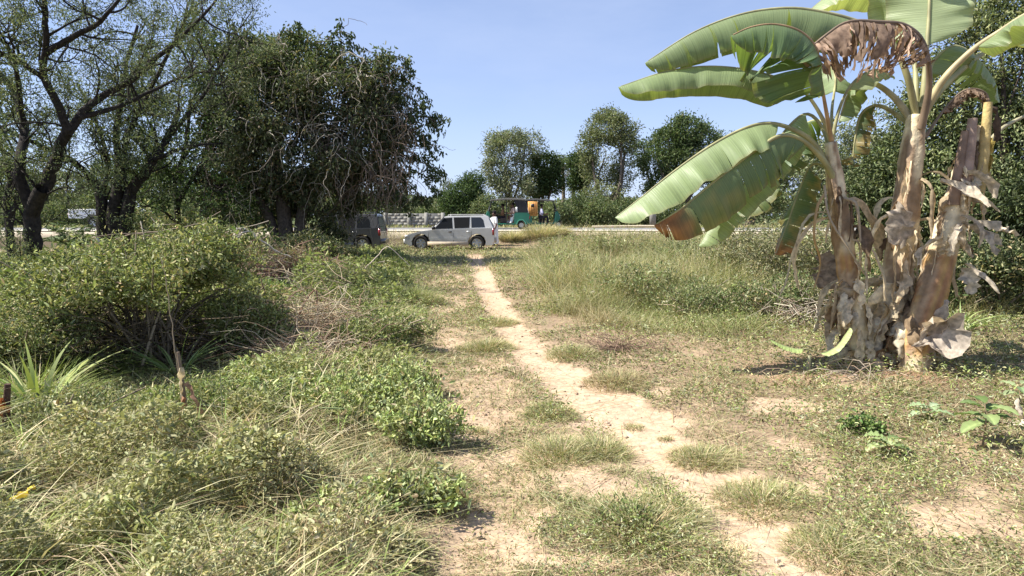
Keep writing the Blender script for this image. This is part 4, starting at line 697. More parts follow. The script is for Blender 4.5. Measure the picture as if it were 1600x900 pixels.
def bleaf(root, o, rib, s0, W, far=(10, 60), near=(10, 60), tears=6, tamp=10, rip=6, ripk=3, col=BGN, dmg=0.0, rr=(.03, .006), dead=False, segs=None, label=None, wn=None, pcol=(.36, .34, .17), tipdead=0, shape=6):
    """rib: world points petiole base -> tip; far/near: droop in degrees at the midrib and at the margin for each half"""
    q = crv(rib, 90); ln = np.concatenate([[0], np.cumsum(np.linalg.norm(np.diff(q, axis=0), axis=1))]); LT = ln[-1]; T = norm(np.gradient(q, axis=0))
    mb_ = MB(); n0 = int(90 * s0); rad = np.interp(np.linspace(0, 1, 90), [0, s0, 1], [rr[0], rr[0] * .62, rr[1]]); 
    mid = q - o; pc = np.array(pcol) if not dead else np.array([.22, .16, .11])
    tube(mb_, mid[::2], rad[::2], 7, np.array([pc * (1 + .15 * math.sin(i)) for i in range(45)]))
    Vs = []; Fs = []; Cs = []; Us = []; nv = 0; NT = 9
    for side, (fa, fb) in ((1, far), (-1, near)):
        w_side = W if side == 1 else (wn if wn is not None else W)
        tr = np.sort(rng.uniform(.02, .97, tears)); ed = np.concatenate([[0], tr, [1]])
        for a, b_ in zip(ed[:-1], ed[1:]):
            if b_ - a < .004: continue
            if dmg and rng.random() < dmg * .10 * (a + .3): continue
            ns = max(2, int((b_ - a) * 60) + 1); u = np.linspace(a, b_, ns); df = rng.normal(0, tamp); tw = rng.normal(0, tamp * .5); wf = 1 - (rng.random() * .18 if tears > 8 else 0) - (rng.random() * .45 if dead else 0)
            t = np.linspace(0, 1, NT); gap = min(.5, .1 + (.3 if dead else .05) * rng.random()) if tears > 3 else 0
            for_ = []
            S = s0 + (1 - s0) * u; uu = u[:, None]; tt = t[None, :]
            ue = (a + b_) / 2 + (uu - (a + b_) / 2) * (1 - gap * tt ** 1.5); Se = (s0 + (1 - s0) * ue) * 89; i0 = np.clip(Se.astype(int), 0, 88); fr = (Se - i0)[..., None]
            rp = (q[i0] * (1 - fr) + q[i0 + 1] * fr); Tt = norm(T[i0] * (1 - fr) + T[i0 + 1] * fr)
            Zt = np.array([0, 0, 1.]); Nn = norm(Zt - (Tt @ Zt)[..., None] * Tt); Lh = np.cross(Tt, Nn)
            wpr = w_side * wf * np.clip((ue / .10), 0, 1) ** .55 * np.clip(1 - ue ** shape, 0, 1) ** .55
            phi = np.radians(fa + (fb - fa) * tt ** .9 + df * tt + tw * (uu - a) / (b_ - a + .01) * tt + rip * (np.sin(ue * ripk * 6.28 + side) + .5 * np.sin(ue * ripk * 17 + side * 2)) * tt ** .7 + 3.5 * np.sin(ue * 60 + 3 * np.sin(ue * 9)) * tt + (rng.normal(0, 14) * np.sin(tt * 7 + rng.uniform(0, 6)) if dead else 0))
            dt = 1 / (NT - 1); dxy = np.cumsum(np.cos(phi), 1) * dt; dz = np.cumsum(np.sin(phi), 1) * dt; dxy = dxy - dxy[:, :1]; dz = dz - dz[:, :1]
            V = rp + side * Lh * (dxy * wpr)[..., None] - Nn * (dz * wpr)[..., None] + Tt * (.16 * tt * wpr)[..., None]
            if dead: V = V + rng.normal(0, .012, V.shape) * tt[..., None]
            m = V.shape[0]; Vs.append(V.reshape(-1, 3)); ii = (np.arange(m - 1)[:, None] * NT + np.arange(NT - 1)[None]).reshape(-1) + nv
            f = np.stack([ii, ii + 1, ii + NT + 1, ii + NT], -1); Fs.append(f if side == -1 else f[:, ::-1]); nv += m * NT
            nz_ = fbm(ue * 14 + side * 5, tt * 3 + ue * 0, 1.0, 4, 4)[..., None]
            c = np.broadcast_to(np.array(col), (m, NT, 3)) * (.85 + .3 * nz_); c = c + (BLT - c) * (.35 * (1 - tt[..., None]) ** 3)
            mg = sst(.93, 1, tt)[..., None]; c = c * (1 - .35 * mg) + np.array([.32, .24, .12]) * .35 * mg
            if dmg:
                dd = np.clip(sst(.62 - .5 * dmg, .85 - .5 * dmg, nz_[..., 0] * .7 + tt * .35 + ue * .15) * dmg * 1.4, 0, 1)[..., None]; c = c * (1 - dd) + (np.array([.38, .26, .08]) * nz_ + np.array([.16, .08, .03])) * dd
            if tipdead:
                dd = sst(1 - tipdead - .12, 1 - tipdead + .05, ue + .1 * (nz_[..., 0] - .5))[..., None]; c = c * (1 - dd) + (np.array([.42, .20, .07]) * (1.4 * nz_)) * dd
            if dead: c = np.array(col) * (.45 + 1.1 * rng.random()) * (.8 + .5 * nz_) * np.ones((m, NT, 3))
            Cs.append(c.reshape(-1, 3)); Us.append(np.stack([ue * LT * (1 - s0) * np.ones_like(tt), tt * w_side * np.ones_like(ue)], -1).reshape(-1, 2))
    nm = 'dead_leaf' if dead else 'leaf'
    lf = mk(nm, np.concatenate(Vs) - o, np.concatenate(Fs), M['dry'] if dead else M['banana'], root, np.concatenate(Cs), np.concatenate(Us), smooth=not dead)
    if label: lf['label'] = label
    mb_.build('midrib', M['petiole'], lf, smooth=True)
    return lf
def pseudostem(root, o, pts, rads, cfun, n=70, sides=22):
    q = crv(pts, n) - o; r = np.interp(np.linspace(0, 1, n), np.linspace(0, 1, len(rads)), rads); T = norm(np.gradient(q, axis=0)); V = []; C = []
    for i in range(n):
        u = norm(np.cross(T[i], [0, 1, 0])); v = np.cross(T[i], u); a = np.linspace(0, 2 * math.pi, sides, endpoint=False)
        s = i / n; ridge = .10 * ((a * 1.2 + s * 9) % 2.1 > 1.7) + .07 * np.sin(a * 5 + s * 4) + .16 * (fbm(a * 2.2, np.full(sides, s * 14), 1, 2, 3) - .5)
        V.append(q[i] + (u * np.cos(a)[:, None] + v * np.sin(a)[:, None]) * (r[i] * (1 + ridge))[:, None]); C.append(cfun(s, a))
    V = np.concatenate(V); C = np.concatenate(C); i = np.arange(n - 1)[:, None] * sides; j = np.arange(sides)[None]; jn = (j + 1) % sides
    F = np.stack([i + j, i + jn, i + sides + jn, i + sides + j], -1).reshape(-1, 4)
    return mk('pseudostem', V, [F, np.arange(sides)[None] + (n - 1) * sides], M['sheath'], root, C, smooth=True), q + o, r
def stemcol(yellow=(0, 0)):
    sd = int(rng.integers(0, 9))
    def f(s, a):
        k = fbm(a * 1.3, np.full(len(a), s * 7.), 1, sd, 4)[:, None]; k2 = fbm(a * 4, np.full(len(a), s * 3.), 1, sd + 3, 3)[:, None]
        c = np.array([.70, .60, .40]) * (.75 + .5 * k2); br = sst(.50, .62, k); c = c * (1 - br) + np.array([.34, .24, .15]) * (.45 + 1.0 * k2) * br
        pk = sst(.6, .7, k2); c = c * (1 - .4 * pk) + np.array([.50, .36, .24]) * .4 * pk
        y0, y1 = yellow; yy = float(sst(y0 - .04, y0 + .02, s) * (1 - sst(y1 - .03, y1 + .03, s))) * (1 - sst(.52, .6, k)) if y1 > 0 else 0
        c = c * (1 - yy) + (np.array([.50, .32, .13]) * (1 - sst(.45, .6, k2)) + np.array([.34, .19, .10]) * sst(.45, .6, k2)) * (.65 + .6 * k2) * yy; return c
    return f
def ribbon(root, o, p, out, L, W, c, crumple=.25, grav=1.6, name='dry_leaf', ns=12, nt=5, side=None, curl=.4):
    dd = norm(np.array(out, float)); q = [np.array(p, float)]
    for i in range(ns - 1): dd = norm(dd + np.array([0, 0, -grav / ns * 2]) + rng.normal(0, .16, 3)); q.append(q[-1] + dd * L / (ns - 1))
    q = np.array(q); T = norm(np.gradient(q, axis=0)); S = norm(np.cross(T, side if side is not None else norm(rng.normal(0, .6, 3) + np.array([out[0], out[1], 0])))); N = np.cross(S, T)
    s = np.linspace(0, 1, ns)[:, None]; t = np.linspace(-1, 1, nt)[None]; wd = W * .5 * np.clip(np.sin((s * .93 + .05) * math.pi), .12, 1) ** .7 * (1 + .35 * rng.normal(size=(ns, 1)) * .6)
    cr = (vn(s * 6, t * 1.5 + rng.uniform(0, 50), 1, int(rng.integers(0, 9))) - .5) * 2 * crumple * W + curl * W * t ** 2 * rng.choice([-1, 1]) * .6
    V = q[:, None] + S[:, None] * (wd * t)[..., None] + N[:, None] * cr[..., None] + rng.normal(0, .05 * W, (ns, nt, 3)); ii = (np.arange(ns - 1)[:, None] * nt + np.arange(nt - 1)[None]).reshape(-1)
    C = np.array(c) * (.75 + .5 * rng.random((ns, nt, 1))); C = np.broadcast_to(C, (ns, nt, 3)).reshape(-1, 3)
    return mk(name, V.reshape(-1, 3) - o, np.stack([ii, ii + 1, ii + nt + 1, ii + nt], -1), M['dry'], root, C, smooth=False)
DRYC = [(.66, .55, .37), (.54, .43, .28), (.40, .29, .18), (.74, .65, .47), (.22, .16, .11)]
def dryc(): return np.array(DRYC[rng.choice(5, p=[.3, .25, .15, .2, .1])]) * rng.uniform(.8, 1.15)
def skirt(root, o, q, r, s0, s1, n, Lr, Wr, outz=.1, spread=1.0, lean=None, front=.75):
    for i in range(n):
        s = rng.uniform(s0, s1); k = int(s * (len(q) - 1)); a = rng.uniform(0, 6.28)
        if rng.random() < front: a = rng.uniform(math.pi * .95, math.pi * 2.05)
        d = np.array([math.cos(a), math.sin(a), outz * rng.uniform(-1, 2)]); d = d * spread
        p = q[k] + np.array([math.cos(a), math.sin(a), 0]) * r[k] * .9
        ribbon(root, o, p, d, rng.uniform(*Lr), rng.uniform(*Wr), dryc(), grav=rng.uniform(1.2, 3.2), crumple=rng.uniform(.15, .45))
BGR = 'banana plants growing in one clump'
def L3(Y0, *p): return [P(a[0], a[1], Y0 + (a[2] if len(a) > 2 else 0)) for a in p]
# --- left stem
b1 = np.array([*G(1352, 572)[:2], -.02]); Y1 = b1[1]
r1 = empty('banana_plant', b1, 0, 'left banana plant, slimmest stem with long green leaves arching to the left', 'banana plant', BGR)
_, q1, rr1 = pseudostem(r1, b1, [b1, *L3(Y1, (1340, 520), (1325, 430), (1313, 340), (1304, 270), (1298, 222))], [.125, .115, .10, .095, .085, .055], stemcol((.36, .52)))
Z = 6.45 - Y1
bleaf(r1, b1, L3(Y1, (1300, 228), (1285, 185, -.05), (1255, 142, -.05), (1215, 122, 0), (1160, 108, 0), (1100, 104, 0), (1040, 112, -.05), (966, 136, -.1)), .24, .33, (15, 95), (25, 78), 3, 5, 9, 2.2, BGN * 1.1, wn=.27, rr=(.025, .004), label='long leaf held almost level to the left')
bleaf(r1, b1, L3(Y1, (1300, 225), (1292, 180, -.2), (1282, 122, -.4), (1276, 78, -.5), (1252, 50, -.55), (1212, 38, -.6), (1174, 42, -.6), (1142, 56, -.6)), .30, .66, (25, 72), (45, 105), 12, 10, 6, 3, np.array([.13, .20, .085]), rr=(.026, .006), wn=.36, pcol=(.40, .27, .15), label='folded dark green leaf with a broad yellow-green underside')
bleaf(r1, b1, L3(Y1, (1300, 275), (1275, 228), (1245, 205, -.05), (1205, 193, -.1), (1165, 200, -.15), (1110, 228, -.2), (1050, 270, -.25), (1000, 310, -.3), (961, 340, -.3)), .30, .28, (10, 80), (30, 62), 2, 5, 9, 3.5, BGN * 1.2, rr=(.034, .004), wn=.34, label='broad light green leaf sloping down to the left')
bleaf(r1, b1, L3(Y1, (1308, 292), (1290, 255, -.1), (1255, 220, -.2), (1220, 212, -.25), (1180, 235, -.3), (1120, 280, -.35), (1065, 325, -.4), (1022, 352, -.4)), .26, .16, (5, 60), (62, 105), 13, 8, 5, 3, np.array([.13, .19, .08]), dmg=.16, rr=(.036, .006), wn=.42, tipdead=.15, label='leaf with torn dark underside and a rusty dead tip')  # leaf colour darkened to stand for the shadow on its near half
bleaf(r1, b1, L3(Y1, (1302, 250), (1285, 200, .2), (1262, 178, .25), (1235, 195, .25), (1200, 240, .2), (1160, 290, .1), (1120, 335, .05), (1092, 384, 0)), .26, .24, (10, 60), (10, 60), 8, 6, 9, 5, BGN * 1.15, dmg=.0, rr=(.026, .004), wn=.32, label='drooping leaf hanging down behind the sloping leaves')
bleaf(r1, b1, L3(Y1, (1300, 240, .1), (1285, 190, .4), (1250, 200, .6), (1220, 250, .6), (1185, 300, .6), (1150, 335, .6)), .26, .34, (10, 50), (10, 50), 14, 12, 6, 4, np.array([.09, .15, .06]), dmg=.15, rr=(.02, .004), label='tattered dark leaf with gaps, farther back')
bleaf(r1, b1, L3(Y1, (1306, 285), (1290, 262, .15), (1268, 258, .25), (1248, 300, .25), (1232, 345, .2), (1212, 398, .15)), .3, .26, (10, 55), (0, 40), 9, 8, 7, 3, np.array([.09, .14, .055]), dmg=.25, rr=(.022, .005), wn=.28, tipdead=.12, label='dark leaf hanging straight down beside the stem')  # shadow on this leaf put into its dark colour
bleaf(r1, b1, L3(Y1, (1300, 220), (1310, 175), (1325, 140), (1345, 118, .1), (1370, 108, .2), (1390, 118, .3)), .42, .2, (20, 50), (20, 50), 2, 6, 6, 2, BLT, rr=(.022, .004), label='short bright leaf held up to the right')
bleaf(r1, b1, L3(Y1, (1298, 222), (1300, 170, .2), (1305, 120, .5), (1290, 100, .8), (1265, 110, 1.0)), .45, .25, (20, 60), (20, 60), 3, 6, 6, 2, BGN, rr=(.02, .004), label='leaf behind the crown')
for i in range(5): ribbon(r1, b1, q1[[46, 40, 52, 48, 43][i]] + np.array([[-.09, -.05, 0], [.06, -.09, 0], [.1, -.03, 0], [-.1, 0, 0], [.08, -.07, 0]][i]), [[-.5, -.2, .5], [.6, -.5, .3], [.9, .1, .1], [-.7, .2, .2], [.3, -.7, .3]][i], [1.0, .75, .9, 1.2, .55][i], [.05, .08, .16, .035, .12][i], dryc(), grav=2.6, crumple=.2)
skirt(r1, b1, q1, rr1, .02, .42, 26, (.2, .5), (.06, .14), .2)
def strips(root, o, q, r, s0, s1, n, Lr, Wr=(.03, .07)):
    for i in range(n):
        k = int(rng.uniform(s0, s1) * (len(q) - 1)); a = rng.uniform(math.pi * .9, math.pi * 2.1)
        ribbon(root, o, q[k] + np.array([math.cos(a), math.sin(a), 0]) * r[k] * .98, [math.cos(a) * .16, math.sin(a) * .16, .02], rng.uniform(*Lr), rng.uniform(*Wr), dryc(), grav=5, crumple=.25, name='dry_strip', curl=.5)
strips(r1, b1, q1, rr1, .3, .8, 12, (.2, .6))
# --- middle stem
b2 = np.array([*G(1398, 576)[:2], -.02]); b2[1] = 6.75; b2[0] = P(1398, 500, 6.75)[0]; Y2 = b2[1]
r2 = empty('banana_plant', b2, 0, 'middle banana plant, thickest stem wrapped in hanging dry sheaths with a shredded brown dead leaf', 'banana plant', BGR)
_, q2, rr2 = pseudostem(r2, b2, [b2, *L3(Y2, (1398, 500), (1402, 420), (1414, 330), (1424, 250), (1432, 180))], [.18, .165, .14, .125, .11, .085], stemcol())
bleaf(r2, b2, L3(Y2, (1432, 190), (1418, 120, -.1), (1390, 62, -.05), (1345, 36, 0), (1290, 20, 0), (1230, 13, 0), (1160, 22, 0), (1085, 50, -.05), (1008, 98, -.1)), .28, .40, (20, 95), (28, 104), 8, 4, 4, 3, BGN * .9, rr=(.04, .004), wn=.37, label='longest leaf, arching far left under the top of the picture')
bleaf(r2, b2, L3(Y2, (1440, 185), (1447, 90, .1), (1452, 10, .2), (1452, -70, .3), (1440, -130, .3)), .36, .40, (5, 20), (5, 20), 2, 4, 8, 2, BLT, rr=(.035, .005), label='upright leaf rising out of the top of the picture')
bleaf(r2, b2, L3(Y2, (1432, 185), (1428, 90, .3), (1405, 20, .6), (1360, -12, .8), (1300, -8, .9), (1255, 24, .9)), .34, .34, (0, 40), (0, 45), 3, 5, 6, 2, BLT * 1.05, rr=(.034, .004), label='bright leaf behind the dead one at the top')
bleaf(r2, b2, L3(Y2, (1438, 190), (1470, 130, -.1), (1515, 82, -.2), (1560, 50, -.3), (1610, 18, -.5), (1680, -10, -.7)), .50, .30, (10, 50), (10, 50), 3, 5, 8, 2, BGN, rr=(.045, .006), pcol=(.45, .37, .20), label='leaf on a thick stalk rising to the upper right')
bleaf(r2, b2, L3(Y2, (1440, 180), (1475, 135, .15), (1520, 95, .3), (1570, 62, .5), (1620, 52, .7), (1690, 70, .9)), .52, .26, (20, 70), (10, 50), 14, 10, 4, 2, BGN * .9, rr=(.038, .005), label='comb-torn leaf at the right edge')
bleaf(r2, b2, L3(Y2, (1438, 170), (1448, 125, .2), (1462, 92, .35), (1490, 72, .4), (1520, 85, .4), (1548, 120, .4), (1562, 160, .4)), .28, .30, (15, 70), (25, 75), 5, 8, 6, 2, BGN, rr=(.03, .004), label='leaf curving over and hanging down to the right')
bleaf(r2, b2, L3(Y2, (1430, 195), (1400, 155, .1), (1370, 132, .2), (1345, 128, .3), (1325, 150, .4), (1310, 190, .4)), .5, .2, (20, 60), (20, 60), 3, 8, 5, 2, BGN, rr=(.042, .006), pcol=(.46, .42, .27), label='small leaf on a thick cream stalk to the left')
bleaf(r2, b2, L3(Y2, (1428, 200), (1400, 178, .2), (1370, 165, .3), (1345, 180, .35), (1335, 225, .35), (1332, 262, .35)), .4, .18, (30, 70), (30, 70), 12, 14, 5, 3, np.array([.09, .13, .06]), dmg=.35, rr=(.032, .004), label='tattered dark leaf hanging between the two stems')
bleaf(r2, b2, L3(Y2, (1440, 200, -.1), (1452, 130, -.25), (1444, 70, -.4), (1415, 40, -.45), (1370, 34, -.5), (1325, 34, -.5), (1290, 55, -.5), (1245, 92, -.5)), .28, .60, (60, 95), (40, 95), 70, 14, 9, 4, DEADC * 1.35, rr=(.04, .008), dead=True, wn=.68, label='shredded brown dead leaf draped across the crown')
bleaf(r2, b2, L3(Y2, (1445, 215), (1480, 165, .1), (1510, 140, .1), (1540, 145, .1), (1550, 175, .1)), .3, .14, (40, 80), (40, 80), 14, 14, 5, 2, DEADC, rr=(.02, .006), dead=True, label='small brown dead leaf right of the crown')
for i in range(6): a = rng.uniform(3.0, 6.4); k = int(rng.uniform(36, 54)); ribbon(r2, b2, q2[k] + np.array([math.cos(a), math.sin(a), 0]) * rr2[k] * .95, [math.cos(a) * .6, math.sin(a) * .6, .5], rng.uniform(.6, 1.1), rng.uniform(.04, .09), dryc(), grav=3.4, crumple=.12)
skirt(r1, b1, q1, rr1, .02, .30, 22, (.25, .5), (.09, .2), .3, 1.4)
skirt(r2, b2, q2, rr2, .02, .30, 26, (.3, .6), (.1, .24), .3, 1.4)
ribbon(r2, b2, P(1408, 318, Y2 - .2), [0, -.3, -1], .42, .30, (.47, .40, .31), crumple=.06, curl=.1, side=np.array([0, 1., 0]))
strips(r2, b2, q2, rr2, .3, .85, 20, (.25, .55))
skirt(r2, b2, q2, rr2, .02, .40, 46, (.22, .6), (.08, .22), .25)
# --- right leaning stem
b3 = np.array([P(1424, 560, 6.45)[0], 6.45, -.02]); Y3 = 6.45
r3 = empty('banana_plant', b3, 0, 'right banana plant, leaning yellow and brown stem broken off at the top', 'banana plant', BGR)
_, q3, rr3 = pseudostem(r3, b3, [b3, *L3(Y3, (1440, 500), (1462, 430), (1485, 350), (1508, 270), (1532, 200))], [.14, .14, .135, .125, .10, .08], stemcol((.08, .5)))
bleaf(r3, b3, L3(Y3, (1535, 240), (1560, 205, .1), (1600, 182, .2), (1660, 160, .3), (1720, 165, .4)), .6, .22, (20, 60), (20, 60), 3, 6, 6, 2, BGN, rr=(.022, .005), pcol=(.42, .38, .24), label='leaf on a thin pale stalk reaching out to the right')
sh_ = MB()
for k_, (a, b_, c_, w_) in enumerate([((1528, 300), (1537, 240), (1544, 160), .068), ((1506, 290), (1515, 230), (1520, 185), .075), ((1490, 320), (1500, 250), (1508, 205), .06)]):
    s_ = MB(); qq = crv([P(*a, Y3 - .08), P(*b_, Y3 - .1), P(*c_, Y3 - .1)], 12) - b3; tube(s_, qq, np.linspace(w_ * .9, w_ * .55, 12), 10, [(.50, .38, .16), (.36, .26, .2), (.26, .18, .13)][k_], cap=True); s_.build('sheath', M['sheath'], r3, smooth=True)
for i in range(2): ribbon(r3, b3, P(1540 + i * 4, 215 + i * 22, Y3 - .1), [.4, -.2, -.6], .2, .09, (.42, .33, .10), crumple=.3, grav=3, name='yellow_leaf')
ribbon(r3, b3, P(1545, 165, Y3 - .05), [.8, -.2, .3], .4, .14, (.10, .07, .05), grav=4)
strips(r3, b3, q3, rr3, .5, .98, 20, (.15, .35), (.02, .05))
skirt(r3, b3, q3, rr3, .5, .92, 20, (.12, .3), (.04, .10), .2)
ribbon(r3, b3, P(1440, 505, Y3 - .25), [1, -.2, -.45], .42, .42, (.52, .44, .35), crumple=.12, grav=1.2, side=np.array([.3, 1., 0]))
ribbon(r3, b3, P(1500, 420, Y3 - .1), [1, -.1, -.3], .28, .17, (.60, .54, .44), crumple=.1, grav=.8, side=np.array([0, 1., .1]))
ribbon(r3, b3, P(1480, 470, Y3 - .2), [-.1, -.2, -1], .4, .16, (.55, .48, .4), crumple=.3)
for i in range(12): ribbon(r3, b3, P(rng.uniform(1465, 1525), rng.uniform(270, 430), Y3 - .16), [rng.choice([-1, 1]) * .9, -.4, rng.uniform(-.2, .3)], rng.uniform(.25, .5), rng.uniform(.05, .11), np.array((.58, .5, .38)) * rng.uniform(.8, 1.1), grav=.9)
# big flat dead pieces at the foot, left
ribbon(r1, b1, P(1298, 395, Y1 + .3), [-.2, -.1, -1], .42, .36, (.36, .30, .25), crumple=.1, curl=.2, side=np.array([0, 1., 0]), name='dry_leaf')
def petiole_dry(pts, r, c=(.40, .32, .22)):
    mb = MB(); tube(mb, crv(pts, 14) - b1, np.linspace(r, r * .5, 14), 6, c); mb.build('dry_stalk', M['petiole'], r1)
petiole_dry(L3(Y1, (1292, 300, -.1), (1278, 320, -.15), (1272, 370, -.15), (1282, 410, 0), (1272, 450, 0)), .016, (.45, .3, .14))
petiole_dry(L3(Y1, (1288, 290, -.1), (1296, 340, -.2), (1330, 395, -.25), (1352, 430, -.2)), .014)
petiole_dry(L3(Y1, (1318, 310, -.12), (1338, 320, -.2), (1345, 380, -.2)), .02)
# --- shoot
b4 = np.array([*G(1262, 586)[:2], 0.0]); Y4 = b4[1]
r4 = empty('banana_shoot', b4, 0, 'knee-high banana shoot with two light green leaves at the left foot of the clump', 'banana shoot')
mb = MB(); tube(mb, crv([[0, 0, -.02], [0, 0, .1], [.01, 0, .2]], 8), np.linspace(.028, .018, 8), 8, (.42, .40, .24)); mb.build('pseudostem', M['petiole'], r4, smooth=True)
bleaf(r4, b4, L3(Y4, (1268, 548), (1260, 545), (1245, 545), (1225, 540), (1203, 530)), .22, .075, (10, 30), (10, 40), 0, 0, 4, 1, np.array([.46, .58, .22]), rr=(.008, .002))  # both shoot leaves brightened in colour, in place of direct sun
bleaf(r4, b4, L3(Y4, (1268, 548), (1282, 552), (1305, 543), (1322, 522), (1328, 512)), .2, .07, (10, 30), (10, 40), 0, 0, 4, 1, np.array([.46, .58, .22]), rr=(.008, .002))
# ------------------------------------------------------------------ vehicles
M['silver'] = flat_mat('silver_paint', (.60, .59, .56), .36, .5, .25, .4, namp=.06, nscale=3)
M['dust'] = flat_mat('dusty_lower_paint', (.46, .38, .28), .7, .2, namp=.15, nscale=5)
M['glass'] = flat_mat('dark_glass', (.02, .022, .025), .06, .6)
M['glass2'] = flat_mat('open_window_shade', (.012, .012, .012), .5, .2)  # matt dark sheet painting the shaded cabin behind an open window
M['blackpl'] = flat_mat('black_plastic', (.025, .025, .027), .5, .4)
M['tyre'] = flat_mat('tyre_rubber', (.035, .033, .03), .85, .2, namp=.2)
M['rim'] = flat_mat('wheel_rim', (.55, .55, .54), .35, .5, .6)
M['red'] = flat_mat('tail_lamp_red', (.25, .015, .015), .2, .5, coat=.5)
M['lamp'] = flat_mat('clear_lamp', (.6, .6, .58), .1, .6)
M['carpaint'] = flat_mat('dark_grey_paint', (.10, .10, .105), .35, .5, .3, .4, namp=.1, nscale=3)
M['green'] = flat_mat('green_paint', (.012, .15, .09), .4, .5, 0, .3, namp=.1, nscale=4)
M['canvas'] = flat_mat('black_canvas', (.035, .035, .038), .85, .2, namp=.25, nscale=12)
M['canvasgrey'] = flat_mat('grey_canvas_roof', (.20, .19, .17), .85, .2, namp=.2, nscale=12)
M['white'] = flat_mat('white_paint', (.78, .78, .76), .4, .5, namp=.05)
M['seat'] = flat_mat('seat_vinyl', (.06, .045, .04), .6, .3)
M['skin'] = flat_mat('brown_skin', (.11, .055, .035), .5, .4)
M['hair'] = flat_mat('black_hair', (.012, .010, .009), .8, .2)
M['whitecloth'] = flat_mat('white_cloth', (.78, .77, .74), .9, .1, namp=.06, nscale=9)
M['lavender'] = flat_mat('pale_lavender_cloth', (.58, .56, .74), .9, .1, namp=.06, nscale=9)
M['browncloth'] = flat_mat('brown_cloth', (.25, .15, .09), .9, .1, namp=.1, nscale=9)
M['darkcloth'] = flat_mat('dark_cloth', (.03, .028, .035), .9, .1)
M['pinkcloth'] = flat_mat('pale_pink_cloth', (.66, .50, .42), .9, .1, namp=.1)
def bobj(name, bm, mat, parent=None, loc=None, smooth=False):
    me = bpy.data.meshes.new(name); bm.normal_update(); bm.to_mesh(me); bm.free(); me.materials.append(mat)
    if smooth:
        for p in me.polygons: p.use_smooth = True
    o = bpy.data.objects.new(name, me); COL.objects.link(o); o.parent = parent
    if loc is not None: o.location = loc
    return o
def prism(name, outline, y0, y1, mat, parent, bevel=.0, seg=2, y0t=None, y1t=None, ztop=None, zbot=None, smooth=False):
    """outline of (x,z) points extruded from y0 to y1; the sides lean in towards ztop when y0t,y1t are given"""
    bm = bmesh.new(); A_ = []; B_2 = []
    for x, z in outline:
        if y0t is not None:
            t = min(1, max(0, (z - zbot) / (ztop - zbot))); a, b = y0 + (y0t - y0) * t, y1 + (y1t - y1) * t
        else: a, b = y0, y1
        A_.append(bm.verts.new((x, a, z))); B_2.append(bm.verts.new((x, b, z)))
    n = len(outline); fs = [bm.faces.new(A_), bm.faces.new(B_2[::-1])]
    for i in range(n): fs.append(bm.faces.new((A_[(i + 1) % n], A_[i], B_2[i], B_2[(i + 1) % n])))
    bmesh.ops.recalc_face_normals(bm, faces=bm.faces)
    if bevel: bmesh.ops.bevel(bm, geom=[e for e in bm.edges if len(e.link_faces) == 2 and e.calc_face_angle() > .5], offset=bevel, segments=seg, affect='EDGES', clamp_overlap=True)
    bmesh.ops.triangulate(bm, faces=[f for f in bm.faces if len(f.verts) > 4])
    return bobj(name, bm, mat, parent, smooth=smooth)
def wheel(parent, x, y, r, w, spokes=6, rimr=.62, rmat='rim'):
    bm = bmesh.new(); prof = [(r * rimr, -w / 2), (r * .9, -w / 2), (r, -w * .36), (r, w * .36), (r * .9, w / 2), (r * rimr, w / 2), (r * rimr * .97, w * .2), (r * rimr * .97, -w * .2)]; N = 28
    vs = [[bm.verts.new((p * math.cos(2 * math.pi * i / N), q, p * math.sin(2 * math.pi * i / N))) for p, q in prof] for i in range(N)]
    for i in range(N):
        for j in range(8): bm.faces.new((vs[i][j], vs[i][(j + 1) % 8], vs[(i + 1) % N][(j + 1) % 8], vs[(i + 1) % N][j]))
    bmesh.ops.recalc_face_normals(bm, faces=bm.faces)
    wv = empty('wheel', (x, y, r)); wv.parent = parent
    bobj('tyre', bm, M['tyre'], wv, smooth=True)
    mb = MB(); hub = r * .16
    for sgn in (-1, 1):
        yy = sgn * w * .36
        c = [(0, yy, 0)] + [(hub * 1.3 * math.cos(a), yy, hub * 1.3 * math.sin(a)) for a in np.linspace(0, 6.283, 12, endpoint=False)]
        mb.add(c, [[0, 1 + i, 1 + (i + 1) % 12] for i in range(12)])
        for k in range(spokes):
            a = 2 * math.pi * k / spokes; u = np.array([math.cos(a), 0, math.sin(a)]); v = np.array([-math.sin(a), 0, math.cos(a)]); r0, r1 = hub, r * rimr
            q = [u * r0 + v * r * .10, u * r1 + v * r * .14, u * r1 - v * r * .14, u * r0 - v * r * .10]; q = [p + [0, yy - sgn * .003, 0] for p in q] ; q2_ = [p - [0, sgn * .03, 0] for p in q]
            mb.add(q + q2_, [[0, 1, 2, 3], [4, 7, 6, 5], [0, 4, 5, 1], [3, 2, 6, 7]])
        an = np.linspace(0, 6.2832, 29)[:-1]; V = [(r * f * math.cos(a), yy, r * f * math.sin(a)) for f in (rimr * .99, rimr * .86) for a in an]
        mb.add(V, [[i, (i + 1) % 28, 28 + (i + 1) % 28, 28 + i] for i in range(28)])
    mb.add([(r * rimr * .98 * math.cos(a), 0, r * rimr * .98 * math.sin(a)) for a in np.linspace(0, 6.2832, 29)[:-1]], np.arange(28)[None])
    mb.build('rim', M[rmat], wv); return wv
def arch(cx, r, n=9, z0=.22):
    a0 = math.asin((z0 - .36) / r); return [(cx + r * math.cos(a), .36 + r * math.sin(a)) for a in np.linspace(math.pi - a0, a0, n)]
